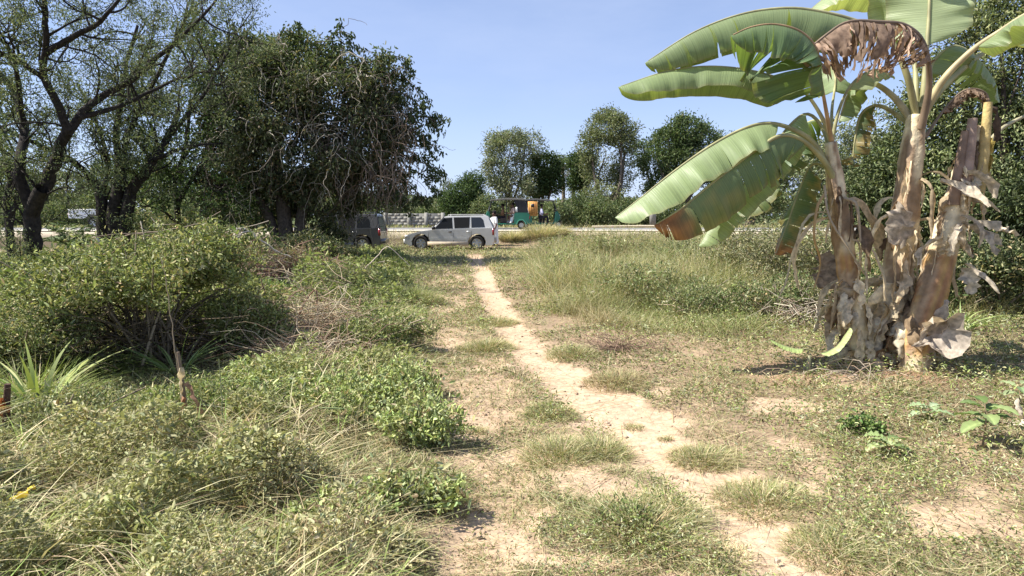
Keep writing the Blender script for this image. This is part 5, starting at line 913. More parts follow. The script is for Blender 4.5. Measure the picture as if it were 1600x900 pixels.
def suv(name, loc, label, cat, paint, dusty, rz=0, boxy=False):
    root = empty(name, loc, rz, label, cat)     # front towards -x
    def sx(p): return [(-x, z) for x, z in p]
    body = [(-2.05, .42), (-2.0, .25), (-1.66, .22)] + [(x, z) for x, z in arch(-1.24, .42)] + [(-.8, .22), (.88, .22)] + [(x, z) for x, z in arch(1.33, .42)] + [(1.82, .22), (1.98, .26), (2.08, .34), (2.09, .55), (2.02, .66), (1.9, .76), (1.35, .90), (.86, .96), (-2.0, 1.06), (-2.04, .9)]
    prism('body', sx(body), -.84, .84, paint, root, .06, 4, smooth=False)
    for s in (-1, 1): prism('side_moulding', sx([(-.80, .50), (.86, .50), (.88, .56), (.86, .62), (-.80, .62), (-.82, .56)]), min(s * .835, s * .852), max(s * .835, s * .852), paint, root, .008, 2)
    gh = [(.90, .95), (.24, 1.57), (.05, 1.60), (-1.62, 1.62), (-1.78, 1.56), (-2.02, 1.03)] if not boxy else [(.95, .95), (.55, 1.6), (.3, 1.68), (-1.75, 1.68), (-1.9, 1.6), (-2.03, 1.0)]
    zt = 1.6 if not boxy else 1.68
    prism('cabin', sx(gh), -.80, .80, paint, root, .03, 3, -.64, .64, zt, .95)
    def side(nm, outl, mat, off=.006, par=None):
        for s in (-1, 1):
            bm = bmesh.new(); vs = []
            for x, z in sx(outl):
                t = (z - .95) / (zt - .95); y = .80 - .16 * t if z > .95 else .84
                vs.append(bm.verts.new((x, s * (y + off), z)))
            f = bm.faces.new(vs); bmesh.ops.recalc_face_normals(bm, faces=[f]); r_ = bmesh.ops.extrude_face_region(bm, geom=[f]); bmesh.ops.translate(bm, vec=(0, -s * .012, 0), verts=[v for v in r_['geom'] if isinstance(v, bmesh.types.BMVert)])
            bobj(nm, bm, mat, par or root)
    side('window', [(.72, 1.0), (.26, 1.49), (-.10, 1.52), (-.14, 1.02)], M['glass'] if not boxy else M['glass'])
    side('window', [(-.22, 1.03), (-.18, 1.525), (-.92, 1.54), (-.90, 1.05)], M['glass2'])
    side('window', [(-1.0, 1.06), (-.98, 1.53), (-1.42, 1.53), (-1.54, 1.42), (-1.62, 1.08)], M['glass'])
    # door seams, mouldings, handles
    mb = MB()
    for s in (-1, 1):
        y = s * .8415
        for xs in (-.18, .98, -1.0): box(mb, -xs - .008, -xs + .008, min(y, y - s * .01), max(y, y - s * .01), .36 if xs > -.9 else .62, .93)
        box(mb, -.98, 1.0, min(y, y - s * .01), max(y, y - s * .01), .30, .31)
    mb.build('door_seams', M['blackpl'], root)
    for s in (-1, 1):
        mb = MB(); y = s * .855
        for xs in (-.02, -.86):
            m2 = MB(); box(m2, -xs - .08, -xs + .08, y - .015, y + .015, .86, .895); m2.build('door_handle', M['blackpl'] if xs > -.5 else paint, root)
        m2 = MB(); box(m2, -1.02, .86, min(s * .842, s * .862), max(s * .842, s * .862), .22, .42); m2.build('side_cladding', dusty, root)
        m2 = MB(); box(m2, -.80, -.66, min(s * .84, s * 1.0), max(s * .84, s * 1.0), .98, 1.12); m2.build('mirror', M['blackpl'], root)
        m2 = MB(); box(m2, 1.955, 2.045, min(s * .66, s * .842), max(s * .66, s * .842), .72, 1.02); m2.build('tail_lamp', M['red'], root)
        m2 = MB(); box(m2, -2.06, -1.9, min(s * .5, s * .845), max(s * .5, s * .845), .60, .72); m2.build('headlight', M['lamp'], root)
    prism('windscreen', sx([(.875, .98), (.27, 1.545), (.258, 1.540), (.863, .972)]), -.72, .72, M['glass'], root) if not boxy else None
    prism('rear_window', sx([(-1.815, 1.50), (-1.99, 1.10), (-2.01, 1.11), (-1.835, 1.51)]), -.6, .6, M['glass'], root)
    for s in (-1, 1):
        mb = MB(); tube(mb, [(-.1, s * .56, zt + .02), (0.0, s * .56, zt + .055), (1.5, s * .56, zt + .06), (1.62, s * .56, zt + .02)], .016, 6); mb.build('roof_rail', paint, root)
    mb = MB(); box(mb, -2.13, -1.95, -.80, .80, .30, .52); mb.build('front_bumper', paint, root)
    mb = MB(); box(mb, 1.98, 2.12, -.80, .80, .36, .56); mb.build('rear_bumper', dusty, root)
    for x in (-1.33, 1.24):
        for y in (-.74, .74): wheel(root, x, y, .35, .22)
    return root
cx = P(704, 336, 30)[0]
suv('car', (cx, 30.3, float(tz(cx, 30)) - .03), 'silver five-door off-road car with dusty flanks parked side-on at the end of the track', 'car', M['silver'], M['dust'])
cx = P(527, 336, 29)[0]
suv('car', (cx, 29.2, float(tz(cx, 29)) - .02), 'dark grey car parked in deep shade under the vine-covered tree, mostly behind bushes', 'car', M['carpaint'], M['carpaint'], boxy=True)
def tuk(loc, mirror, label, panel=False):
    root = empty('auto_rickshaw', loc, math.pi if mirror else 0, label, 'auto rickshaw', 'green three-wheelers standing on the road'); root.scale = (1.05, 1.05, 1.06)   # front towards -x
    g_ = M['green']
    prism('body', [(1.28, .36), (1.30, .80), (1.18, .92), (.55, .95), (.42, .86), (.40, .30), (.55, .24), (.62, .40), (.72, .50), (.90, .50), (1.02, .38), (1.06, .26), (1.2, .26)], -.62, .62, g_, root, .03, 2)
    prism('floor', [(-.95, .26), (-.95, .32), (.45, .32), (.45, .24)], -.58, .58, g_, root, .01, 1)
    prism('nose', [(-1.22, .78), (-1.30, .62), (-1.18, .42), (-1.02, .24), (-.92, .26), (-.98, .60), (-1.0, 1.02), (-1.10, 1.04)], -.40, .40, g_, root, .05, 3)
    for s in (-1, 1):
        prism('leg_shield', [(-1.02, .26), (-.90, .26), (-.94, .62), (-.98, .98), (-1.06, .98)], min(s * .40, s * .60), max(s * .40, s * .60), g_, root, .02, 2)
        m2 = MB(); tube(m2, [(-1.05, s * .55, .95), (-.86, s * .55, 1.60)], .022, 6, cap=True); m2.build('windscreen_pillar', M['blackpl'], root)
        m2 = MB(); tube(m2, [(-.02, s * .57, .3), (-.02, s * .56, 1.62)], .022, 6, cap=True); m2.build('door_pillar', M['blackpl'], root)
        m2 = MB(); tube(m2, [(1.22, s * .58, .9), (1.14, s * .56, 1.2), (1.02, s * .55, 1.60)], .02, 6, cap=True); m2.build('rear_hoop', M['rim'], root)
        m2 = MB(); box(m2, -1.02, -.98, min(s * .62, s * .76), max(s * .62, s * .76), 1.0, 1.12); m2.build('mirror', M['blackpl'], root)
        prism('side_curtain', [(.42, .92), (1.20, .92), (1.10, 1.3), (.98, 1.60), (.40, 1.60), (.52, 1.3)], min(s * .585, s * .60), max(s * .585, s * .60), M['canvas'], root)
    prism('windscreen', [(-1.075, .99), (-.885, 1.56), (-.875, 1.555), (-1.065, .985)], -.52, .52, M['lamp'] if not mirror else M['glass'], root)
    prism('canopy_roof', [(-.98, 1.58), (-.85, 1.64), (.1, 1.72), (.95, 1.70), (1.08, 1.62), (1.05, 1.58), (.9, 1.60), (.1, 1.64), (-.85, 1.58)], -.62, .62, M['canvasgrey'], root, .01, 1)
    prism('rear_curtain', [(1.20, .92), (1.02, 1.60), (1.04, 1.61), (1.22, .93)], -.58, .58, M['canvas'], root)
    prism('rear_seat', [(.42, .32), (.42, .66), (.80, .66), (.86, 1.12), (.98, 1.12), (.94, .40), (.9, .32)], -.52, .52, M['seat'], root, .03, 2)
    prism('driver_seat', [(-.38, .32), (-.38, .62), (-.10, .62), (-.08, .95), (-.03, .95), (-.03, .32)], -.36, .36, M['seat'], root, .02, 2)
    m2 = MB(); tube(m2, [(-1.05, 0, .35), (-.92, 0, .98)], .02, 6); tube(m2, [(-.90, -.3, 1.0), (-.92, 0, .98), (-.90, .3, 1.0)], .014, 6); m2.build('handlebar', M['blackpl'], root)
    bm = bmesh.new(); bmesh.ops.create_uvsphere(bm, u_segments=14, v_segments=8, radius=.08, matrix=Matrix.Translation((-1.25, 0, .72)) @ Matrix.Diagonal((.5, 1, 1, 1))); bobj('headlight', bm, M['lamp'], root, smooth=True)
    prism('mudguard', [(-1.42, .28), (-1.36, .44), (-1.2, .52), (-1.04, .46), (-1.0, .36), (-1.06, .40), (-1.2, .46), (-1.33, .40), (-1.38, .28)], -.09, .09, g_ if not mirror else M['blackpl'], root, .01, 1)
    for s in (-1, 1):
        prism('wheel_arch_lip', [(.50, .26), (.60, .46), (.70, .54), (.92, .54), (1.04, .42), (1.1, .26), (1.05, .26), (1.0, .38), (.90, .49), (.72, .49), (.64, .42), (.56, .26)], min(s * .62, s * .66), max(s * .62, s * .66), flat_mat('light_green_trim', (.10, .38, .25), .5), root)
        m2 = MB(); box(m2, 1.20, 1.315, min(s * .50, s * .61), max(s * .50, s * .61), .55, .72); m2.build('tail_lamp', M['red'], root)
    if not panel:
        # white vertical sticker with four dark characters' worth of marks on the curtain
        m2 = MB(); box(m2, .50, .60, -.609, -.601, .95, 1.22); st = m2.build('sticker', M['white'], root)
        m2 = MB()
        for i in range(4): box(m2, .515, .585, -.6125, -.610, .975 + i * .06, .985 + i * .06); box(m2, .515 + .035 * (i % 2), .535 + .035 * (i % 2), -.6125, -.610, .985 + i * .06, 1.005 + i * .06)
        m2.build('sticker_marks', M['blackpl'], st)
    wheel(root, -1.2, 0, .22, .10, 3, .55); wheel(root, .82, -.52, .22, .11, 3, .6); wheel(root, .82, .52, .22, .11, 3, .6)
    return root
t1 = P(792, 336, 38.6)[0]; t1z = .775
tuk((t1, 38.6, t1z), False, 'green three-wheeler facing left with black canvas sides and a white sticker behind the door')
t2x = P(842, 336, 40.2)[0]; t2 = tuk((t2x, 40.6, t1z + .01), True, 'green three-wheeler facing right, behind the other one, with an orange-brown side panel', True)
pan = MB(); box(pan, .08, .66, .64, .66, .72, 1.56, (.62, .32, .10))
for i in range(5): box(pan, .12 + i * .11, .15 + i * .11, .661, .666, .76, 1.52, (.40, .17, .05))
pn = pan.build('side_panel', M['sheath'], t2); pn['label'] = 'orange-brown striped panel hung in the doorway'
m2 = MB(); box(m2, .28, .48, .667, .672, 1.22, 1.42); m2.build('panel_opening_shade', M['blackpl'], pn)  # dark plate painting the shade inside an opening
# white pickup truck at the left
px_ = P(152, 336, 40)[0]; tr = empty('pickup_truck', (px_ - .32, 40.5, .775), 0, 'white pickup truck on the road behind the forked acacia, its cab hidden by the trunks', 'truck')   # tail to the left
M['truckw'] = flat_mat('white_truck_paint', (.80, .80, .80), .35, .5, 0, .3, namp=.03)
prism('cargo_bed', [(-1.25, .62), (-1.25, 1.18), (.95, 1.18), (.95, .62), (.62, .62), (.52, .80), (.35, .88), (.12, .88), (-.05, .80), (-.16, .62)], -.85, .85, M['truckw'], tr, .02, 2)
for s in (-1, 1):
    m2 = MB(); box(m2, -1.27, .97, min(s * .85, s * .88), max(s * .85, s * .88), 1.13, 1.19); box(m2, -1.27, -.2, min(s * .85, s * .865), max(s * .85, s * .865), .86, .89); m2.build('bed_rail', M['white'], tr)
m2 = MB(); box(m2, -1.29, -1.25, -.80, -.68, .68, .95); m2.build('tail_lamp', M['red'], tr); m2 = MB(); box(m2, -1.29, -1.25, .68, .80, .68, .95); m2.build('tail_lamp', M['red'], tr)
prism('cab', [(1.0, .42), (1.0, 1.15), (1.12, 1.72), (2.0, 1.74), (2.55, 1.16), (3.35, 1.05), (3.45, .8), (3.42, .42), (3.2, .40), (3.12, .62), (2.95, .74), (2.7, .74), (2.52, .62), (2.45, .40)], -.83, .83, M['truckw'], tr, .03, 2)
for s in (-1, 1): prism('window', [(1.22, 1.18), (1.28, 1.60), (1.95, 1.62), (2.40, 1.18)], min(s * .832, s * .838), max(s * .832, s * .838), M['glass'], tr)
for x in (.24, 2.83):
    for y in (-.74, .74): wheel(tr, x, y, .36, .22, 5)
# ------------------------------------------------------------------ people
def sculpt(name, J, E, root, parent, mat, sub=2):
    me = bpy.data.meshes.new(name); ks = list(J); me.from_pydata([J[k][:3] for k in ks], [(ks.index(a), ks.index(b)) for a, b in E], []); me.update(); me.materials.append(mat)
    o = bpy.data.objects.new(name, me); COL.objects.link(o); o.parent = parent; m = o.modifiers.new('Skin', 'SKIN'); m.use_smooth_shade = True
    if not me.skin_vertices: pass
    sv = me.skin_vertices[0].data
    for i, k in enumerate(ks): r = J[k][3]; r = (r, r) if not isinstance(r, tuple) else r; sv[i].radius = r; sv[i].use_root = (k == root)
    s = o.modifiers.new('Sub', 'SUBSURF'); s.levels = sub; s.render_levels = sub; return o
def head_of(parent, c, f, hair=True):
    """face features on a head centred at c looking along f"""
    f = Vector(f).normalized(); c = Vector(c); s = f.cross(Vector((0, 0, 1))).normalized()
    bm = bmesh.new(); bmesh.ops.create_uvsphere(bm, u_segments=16, v_segments=12, radius=.108, matrix=Matrix.Translation(c - f * .018 + Vector((0, 0, .028))) @ Matrix.Diagonal((.98, .98, 1.0, 1)))
    for v in list(bm.verts):
        if (v.co - c).dot(f) > .045 and v.co.z < c.z + .07 or v.co.z < c.z - .05: v.co = c + (v.co - c) * .82
    if hair: bobj('hair', bm, M['hair'], parent, smooth=True)
    else: bm.free()
def person(loc, rz, label, torso, legs, seated=False, robe=False, group=None, lean=0):
    root = empty('person', loc, rz, label, 'person', group)     # faces -x locally, hips at given height
    hz = .92 if not seated else .10
    J = {'pelvis': (0, 0, hz, (.13, .10)), 'belly': (-.01 - lean * .3, 0, hz + .17, (.14, .105)), 'chest': (-.02 - lean * .7, 0, hz + .36, (.155, .115)), 'neck': (-.02 - lean, 0, hz + .53, .052), 'head0': (-.045 - lean * 1.1, 0, hz + .61, .078), 'head1': (-.045 - lean * 1.15, 0, hz + .72, (.085, .095)), 'nose': (-.14 - lean * 1.15, 0, hz + .64, .014)}
    E = [('pelvis', 'belly'), ('belly', 'chest'), ('chest', 'neck'), ('neck', 'head0'), ('head0', 'head1'), ('head0', 'nose')]
    arms = {}
    for s, n in ((-1, 'l'), (1, 'r')):
        sh = (-.02 - lean * .85, s * .17, hz + .44, .055); arms['sh' + n] = sh
        if seated: el = (-.10 - lean, s * .23, hz + .18, .042); wr = (-.34 - lean, s * .17, hz + .16, .03); ha = (-.40 - lean, s * .16, hz + .17, .035)
        else: el = (-.02 - lean * .6, s * .24, hz + .14, .042); wr = (-.12 - lean * .5, s * .23, hz - .09, .03); ha = (-.15 - lean * .5, s * .22, hz - .17, .036)
        J.update({'sh' + n: sh, 'el' + n: el, 'wr' + n: wr, 'ha' + n: ha}); E += [('chest', 'sh' + n), ('sh' + n, 'el' + n), ('el' + n, 'wr' + n), ('wr' + n, 'ha' + n)]
        for k in range(4):
            d = Vector((ha[0] - wr[0], 0, ha[2] - wr[2])).normalized(); off = Vector((0, (k - 1.5) * .019, 0)); q = Vector(ha[:3]) + d * (.06 + .01 * (k in (1, 2))) + off
            J[f'f{n}{k}'] = (*q, .0095); E.append(('ha' + n, f'f{n}{k}'))
        J['t' + n] = (ha[0] + (-.04 if not seated else -.02), ha[1] - s * .035, ha[2] + (.0 if not seated else .03), .011); E.append(('ha' + n, 't' + n))
        if seated: kn = (-.40, s * .12, hz + .02, .062); an = (-.42, s * .12, hz - .38, .04); to = (-.55, s * .12, hz - .43, .035)
        else: kn = (-.02, s * .10, .50, .062); an = (.02, s * .10, .09, .04); to = (-.13, s * .11, .035, .035)
        J.update({'hp' + n: (0, s * .09, hz - .04, .085), 'kn' + n: kn, 'an' + n: an, 'to' + n: to}); E += [('pelvis', 'hp' + n), ('hp' + n, 'kn' + n), ('kn' + n, 'an' + n), ('an' + n, 'to' + n)]
    sculpt('body', J, E, 'pelvis', root, M['skin'])
    # shirt: same skeleton, wider, ending cleanly
    T_ = {k: (*J[k][:3], tuple(np.array(J[k][3] if isinstance(J[k][3], tuple) else (J[k][3],) * 2) + .022)) for k in ('pelvis', 'belly', 'chest', 'shl', 'shr', 'ell', 'elr')}
    T_['collar'] = (J['neck'][0], 0, hz + .49, .062)
    Et = [('pelvis', 'belly'), ('belly', 'chest'), ('chest', 'collar'), ('chest', 'shl'), ('chest', 'shr'), ('shl', 'ell'), ('shr', 'elr')]
    if robe:
        mb = MB(); N = 24; rows = [(hz + .16, .17), (hz - .1, .185), (hz - .4, .20), (.10 if not seated else hz - .38, .235)]
        V = []; 
        for i, (z, rr) in enumerate(rows):
            for j in range(N):
                a = 2 * math.pi * j / N; f = 1 + .05 * math.sin(a * 7 + i); x = rr * math.cos(a) * f * .85 - (.22 * min(i, 1.6) if seated else 0); V.append((x, rr * math.sin(a) * f, z))
        mb.add(V, [[i * N + j, i * N + (j + 1) % N, (i + 1) * N + (j + 1) % N, (i + 1) * N + j] for i in range(3) for j in range(N)]); mb.build('robe', legs, root, smooth=True)
    else:
        L_ = {k: (*J[k][:3], tuple(np.array(J[k][3] if isinstance(J[k][3], tuple) else (J[k][3],) * 2) + .018)) for k in ('pelvis', 'hpl', 'hpr', 'knl', 'knr', 'anl', 'anr')}
        sculpt('trousers', L_, [('pelvis', 'hpl'), ('pelvis', 'hpr'), ('hpl', 'knl'), ('hpr', 'knr'), ('knl', 'anl'), ('knr', 'anr')], 'pelvis', root, legs)
    sculpt('shirt', T_, Et, 'pelvis', root, torso)
    h = J['head1']; head_of(root, (h[0], h[1], h[2] - .035), (-1, 0, 0)); return root
sx_ = P(773, 336, 32)[0]
person((sx_, 32.0, float(tz(sx_, 32)) + .02), R(30), 'person in a long white robe standing right behind the tail of the silver car', M['whitecloth'], M['whitecloth'], robe=True)
person((t1 - .22, 38.55, t1z + .60), 0, 'driver in a brown shirt sitting at the front of the left-facing three-wheeler', M['browncloth'], M['darkcloth'], seated=True, group='people in the three-wheelers')
person((t1 + .50, 38.3, t1z + .66), R(18), 'passenger in pale pink top and white skirt in the doorway of the left-facing three-wheeler', M['pinkcloth'], M['whitecloth'], seated=True, robe=True, group='people in the three-wheelers', lean=.1)
person((t2x + .13, 40.1, t1z + .61), math.pi, 'driver in a pale lavender shirt sitting in the right-facing three-wheeler', M['lavender'], M['darkcloth'], seated=True, group='people in the three-wheelers')
# ------------------------------------------------------------------ block wall, post
M['block'] = flat_mat('concrete_block', (.27, .26, .23), .95, .1, namp=.15, nscale=6)
M['mortar'] = flat_mat('mortar', (.26, .25, .22), .95, .1)
wx0, wx1 = P(602, 336, 48)[0], P(692, 336, 48)[0]; wz = .35
wl = empty('block_wall', ((wx0 + wx1) / 2, 48, wz), 0, 'low unplastered block wall across the road behind the silver car bonnet', 'wall'); hw = (wx1 - wx0) / 2
mb = MB(); H_ = 1.6 - wz + .12
box(mb, -hw, hw, -.07, .07, 0, H_); mb.build('mortar_core', M['mortar'], wl)
mb = MB(); nr = 6; hh = H_ / nr
for r_ in range(nr):
    x = -hw - (.23 if r_ % 2 else 0)
    while x < hw:
        a, b_ = max(-hw, x) + .008, min(hw, x + .46) - .008
        if b_ - a > .05 and not (r_ == nr - 1 and rng.random() < .15): box(mb, a, b_, -.075, .075, r_ * hh + .004, (r_ + 1) * hh - .004, np.ones(3) * rng.uniform(.93, 1.06))
        x += .46
M['blockv'] = attr_mat('block_face', .95, .1, 0, nscale=5, namp=.2, tint=(.27, .26, .23)); mb.build('blocks', M['blockv'], wl)
for fx in (-hw, -.35, .05 + hw * .4, hw):
    m2 = MB(); box(m2, fx - .13, fx + .13, -.14, .14, 0, H_ + .06); m2.build('pier', M['block'], wl)
ppx = P(1020, 336, 47)[0]; m2 = MB(); box(m2, -.2, .2, -.2, .2, 0, 1.75); box(m2, -.26, .26, -.26, .26, 1.75, 1.85); po = m2.build('concrete_post', M['block']); po.location = (ppx, 47, float(tz(ppx, 47))); tag(po, 'pale square concrete gatepost beyond the road, among the roadside bushes', 'post')
# kerb rail beside the road on the right: pale pipe lying along the far verge
mb = MB(); xa, xb = P(925, 336, 44.6)[0], P(1090, 336, 44.6)[0]; tube(mb, crv([(xa, 44.6, .80), ((xa + xb) / 2, 44.7, .84), (xb, 44.6, .82)], 10), .07, 8, (.66, .56, .40), cap=True); tag(mb.build('fallen_pole', M['petiole']), 'long straw-coloured pole lying along the far edge of the road', 'pole')
# ------------------------------------------------------------------ things in the left undergrowth
lx, ly, lz = at(110, 15); mb = MB(); a_, b_ = np.array([P(66, 398, 25)[0], 25.0, float(tz(P(66, 398, 25)[0], 25)) + .11]), np.array([P(152, 396, 25)[0], 25.2, float(tz(P(152, 396, 25)[0], 25.2)) + .12])
q = crv([a_, (a_ + b_) / 2, b_], 20); tube(mb, q, .11, 10, (.05, .04, .032), cap=True); lg = tag(mb.build('fallen_log', M['bark'], smooth=True), 'charred black log lying in front of the small palm at left', 'log')
palm(at(106, 26), .35, 17, 1.45, 'small bushy palm seedling growing behind the charred log', 1, None, .09, (.14, .1, .07), (.15, .2, .08), 'palm_sapling', .6)
def sticks(name, label, cat, specs, c, group=None):
    p0 = np.array(specs[0][0][0]); mb = MB()
    for pts, r in specs:
        q = crv(pts, 18) - p0; q[1:-1] += rng.normal(0, r * .5, (16, 3)); tube(mb, q, np.linspace(r, r * .5, 18), 5, np.array(c) * rng.uniform(.85, 1.15))
    o = mb.build(name, M['twig']); o.location = p0; return tag(o, label, cat, group)
DST = 'bare dead sticks in the left undergrowth'
for i, (Yq, pts, r, lab, c) in enumerate([
    (8.0, [(115, 500), (200, 450), (262, 400), (340, 368), (420, 345)], .010, 'long pale stick sloping up across the largest bush', (.42, .36, .28)),
    (9.6, [(150, 372), (158, 385), (170, 395), (182, 405)], .028, 'short thick pale broken branch sticking up behind the largest bush', (.55, .48, .38)),
    (9.0, [(90, 425), (100, 432), (120, 424), (128, 440), (131, 460)], .009, 'thin pale stick arching down like a hook at the left', (.50, .44, .34)),
    (9.0, [(150, 370), (220, 366), (290, 395), (340, 440)], .009, 'dark stick arching over the top of the largest bush', (.16, .12, .09)),
    (9.4, [(140, 405), (190, 370), (240, 362), (300, 352), (345, 330)], .010, 'brown stick rising to the right above the largest bush', (.30, .23, .17)),
    (12.5, [(370, 372), (388, 362), (410, 378), (440, 396), (455, 402)], .022, 'pale curved branch arching over the reddish brushwood', (.50, .42, .33)),
    (16.5, [(560, 430), (590, 400), (605, 385), (622, 398), (640, 415)], .016, 'pale forked branch arching in the shade in front of the silver car', (.55, .46, .38)),
    (18.5, [(575, 418), (600, 408), (630, 412), (655, 425)], .014, 'pale branch lying low below the arched one', (.50, .42, .34)),
    (7.4, [(115, 560), (150, 520), (185, 480), (205, 462)], .006, 'thin pale straight stick leaning in front of the dark hollow', (.50, .45, .36)),
    (8.2, [(450, 470), (470, 450), (490, 452)], .008, 'dark stick of the dead twig heap', (.2, .13, .1)),
    (7.6, [(462, 500), (478, 470), (492, 452), (495, 480), (494, 520)], .012, 'reddish brown sticks leaning together like a tent', (.27, .15, .11)),
    (3.45, [(150, 790), (210, 760), (280, 765), (330, 760)], .006, 'pale grass-like stem lying in the bottom left growth', (.55, .5, .36)),
    (3.2, [(190, 850), (230, 800), (290, 770), (330, 762)], .007, 'bright pale reed arching over the bottom left growth', (.62, .6, .48)),
    (5.6, [(285, 625), (276, 560), (265, 480), (256, 420), (250, 400)], .006, 'tall thin weathered stalk standing before the largest bush', (.34, .26, .18)),
    (4.2, [(355, 740), (350, 680), (345, 600), (342, 560)], .005, 'slim green stalk standing in the bottom left growth', (.24, .26, .14))]):
    sticks('dead_stick', lab, 'stick', [([P(a, b, Yq) for a, b in pts], r)], c, DST)
# brushwood heaps
def heap(px, py, Y, rx, rz, n, r, cols, lab, gname='bare brushwood heaps', flat=.5, Ls=(.3, .8)):
    c = P(px, py, Y); z0 = float(tz(c[0], Y)); mb = MB()
    for i in range(n):
        s = np.array([rng.normal(0, rx * .45), rng.normal(0, rx * .35), abs(rng.normal(0, rz * .5))]); d = unit(1)[0] * [1, 1, flat]; L_ = rng.uniform(*Ls)
        e = s + d * L_; e[2] = max(.01, e[2]); tube(mb, crv([s, (s + e) / 2 + rng.normal(0, L_ * .12, 3), e], 6), np.linspace(r, r * .4, 6), 4, np.array(cols[rng.integers(0, len(cols))]) * rng.uniform(.7, 1.2))
    o = mb.build('brushwood_heap', M['twig']); o.location = (c[0], Y, z0); tag(o, lab, 'brushwood', gname)
heap(500, 530, 7.5, .6, .6, 800, .0045, [(.45, .36, .24), (.3, .2, .13), (.52, .44, .3)], 'heap of straw-coloured twigs left of the track, mid distance')
heap(175, 500, 6.7, 1.2, .8, 900, .006, [(.09, .07, .05), (.05, .04, .03), (.16, .12, .08)], 'dark twigs added to deepen the shade in the hollow of the largest bush', Ls=(.2, .6))  # twigs added dark to paint the black shade of the hollow
heap(480, 580, 6.5, .5, .25, 500, .004, [(.42, .3, .2), (.25, .16, .11), (.5, .42, .3)], 'low brown twig litter in front of the straw-coloured twig heap')
heap(395, 540, 7.3, .4, .45, 420, .005, [(.2, .13, .1), (.3, .2, .15), (.12, .09, .07)], 'dark brown twig heap between the largest bush and the straw heap')
heap(420, 400, 13.2, 1.1, .7, 600, .009, [(.34, .22, .17), (.42, .32, .24), (.25, .15, .12)], 'reddish brown brushwood spilling over the heap below the vine-covered tree')
heap(240, 385, 10.3, 1.1, .85, 330, .008, [(.34, .28, .2), (.45, .38, .28), (.2, .15, .11)], 'dead branches tangled behind the largest bush')
heap(1270, 440, 9.2, .6, .3, 380, .007, [(.42, .36, .28), (.52, .46, .36), (.28, .2, .15)], 'grey cut brushwood left of the banana clump')
heap(960, 545, 7.4, .22, .08, 90, .004, [(.16, .11, .08), (.3, .2, .14)], 'small dark brown heap of trash on the edge of the sandy track')
heap(1330, 590, 6.3, .5, .03, 110, .005, [(.5, .42, .32), (.3, .22, .16)], 'flattened dry stalks on brown earth in front of the banana clump', flat=.1)
# dead maize-like stalk, stake and stump at left
c = P(284, 640, 4.4); r5 = empty('dead_stalk', (c[0], 4.4, float(tz(c[0], 4.4))), 0, 'dead brown stalk with hanging dry leaves standing left of the track', 'dead plant'); o5 = np.array(r5.location); mb = MB()
tube(mb, crv([P(292, 700, 4.4), P(288, 640, 4.4), P(284, 590, 4.4), P(278, 550, 4.4)], 10) - o5, np.linspace(.028, .01, 10), 7, (.22, .16, .11), cap=True); mb.build('stem', M['petiole'], r5, smooth=True)
for (a, b_), d, L_, W_, cc in [((280, 575), (.2, -.4, -1), .22, .07, (.56, .48, .34)), ((288, 600), (.9, -.3, -.3), .24, .07, (.40, .24, .17)), ((286, 620), (-.4, -.3, -1), .32, .06, (.36, .2, .12)), ((290, 630), (.4, -.3, -1), .34, .05, (.42, .32, .2)), ((296, 650), (.5, -.2, -1), .22, .05, (.5, .26, .09)), ((284, 640), (-.1, -.4, -1), .3, .05, (.3, .2, .14))]:
    ribbon(r5, o5, P(a, b_, 4.37), d, L_, W_, cc, grav=2.2)
c = P(10, 690, 4.05); r6 = empty('wooden_stake', (c[0], 4.05, float(tz(c[0], 4.05))), 0, 'dark rotten stake with a rusty scrap, at the left edge', 'stake'); o6 = np.array(r6.location); mb = MB()
tube(mb, crv([P(14, 740, 4.05), P(12, 690, 4.05), P(10, 640, 4.05), P(12, 600, 4.05)], 12) - o6, np.linspace(.030, .018, 12), 8, (.10, .06, .045), cap=True); mb.build('post', M['bark'], r6, smooth=True); ribbon(r6, o6, P(4, 622, 4.03), (-.2, -.2, -1), .14, .07, (.35, .12, .05))
c = P(240, 770, 3.75); r7 = empty('stump', (c[0], 3.75, float(tz(c[0], 3.75))), 0, 'small cut brown stump with a curled dead leaf beside it, bottom left', 'stump'); o7 = np.array(r7.location); mb = MB()
tube(mb, crv([P(236, 800, 3.75), P(239, 760, 3.75), P(240, 726, 3.75)], 8) - o7, np.linspace(.020, .014, 8), 8, (.38, .26, .17), cap=True); mb.build('stem', M['bark'], r7, smooth=True)
ribbon(r7, o7, P(232, 770, 3.7), (-1, -.3, -.1), .26, .07, (.40, .26, .15), grav=.3); ribbon(r7, o7, P(190, 775, 3.7), (1, .1, .2), .14, .09, (.62, .5, .37), grav=.2)
# coarse leaved plant at the left edge
def strap(name, px, Y, n, H_, W_, lab, cat, cols, base=None, lean=(.1, .8)):
    c = at(px, Y); mb = MB(); a = rng.uniform(0, 6.28, n); C = pick(cols, [1] * len(cols), n)
    blades(mb, np.stack([.05 * np.cos(a), .05 * np.sin(a), np.zeros(n)], -1), H_ * rng.uniform(.5, 1.1, n), W_ * rng.uniform(.7, 1.3, n), a, rng.uniform(*lean, n), rng.uniform(.2, 1.1, n), C * .85, C * 1.1, 8)
    o = mb.build(name, M['leaf']); o.location = c; return tag(o, lab, cat)
strap('grass_clump', 36, 4.8, 26, .75, .035, 'broad-bladed yellow-green grass clump beside the rotten stake', 'grass clump', [(.3, .36, .1), (.24, .31, .1), (.36, .38, .16)])
strap('grass_clump', 262, 6.2, 40, .6, .02, 'long-bladed bright green grass clump before the largest bush', 'grass clump', [(.26, .34, .12), (.3, .38, .15), (.18, .26, .08)])
strap('grass_clump', 1515, 8.6, 60, .5, .025, 'bright long-bladed grass clump in the shade at the right', 'grass clump', [(.2, .28, .09), (.3, .36, .13), (.14, .2, .06)])
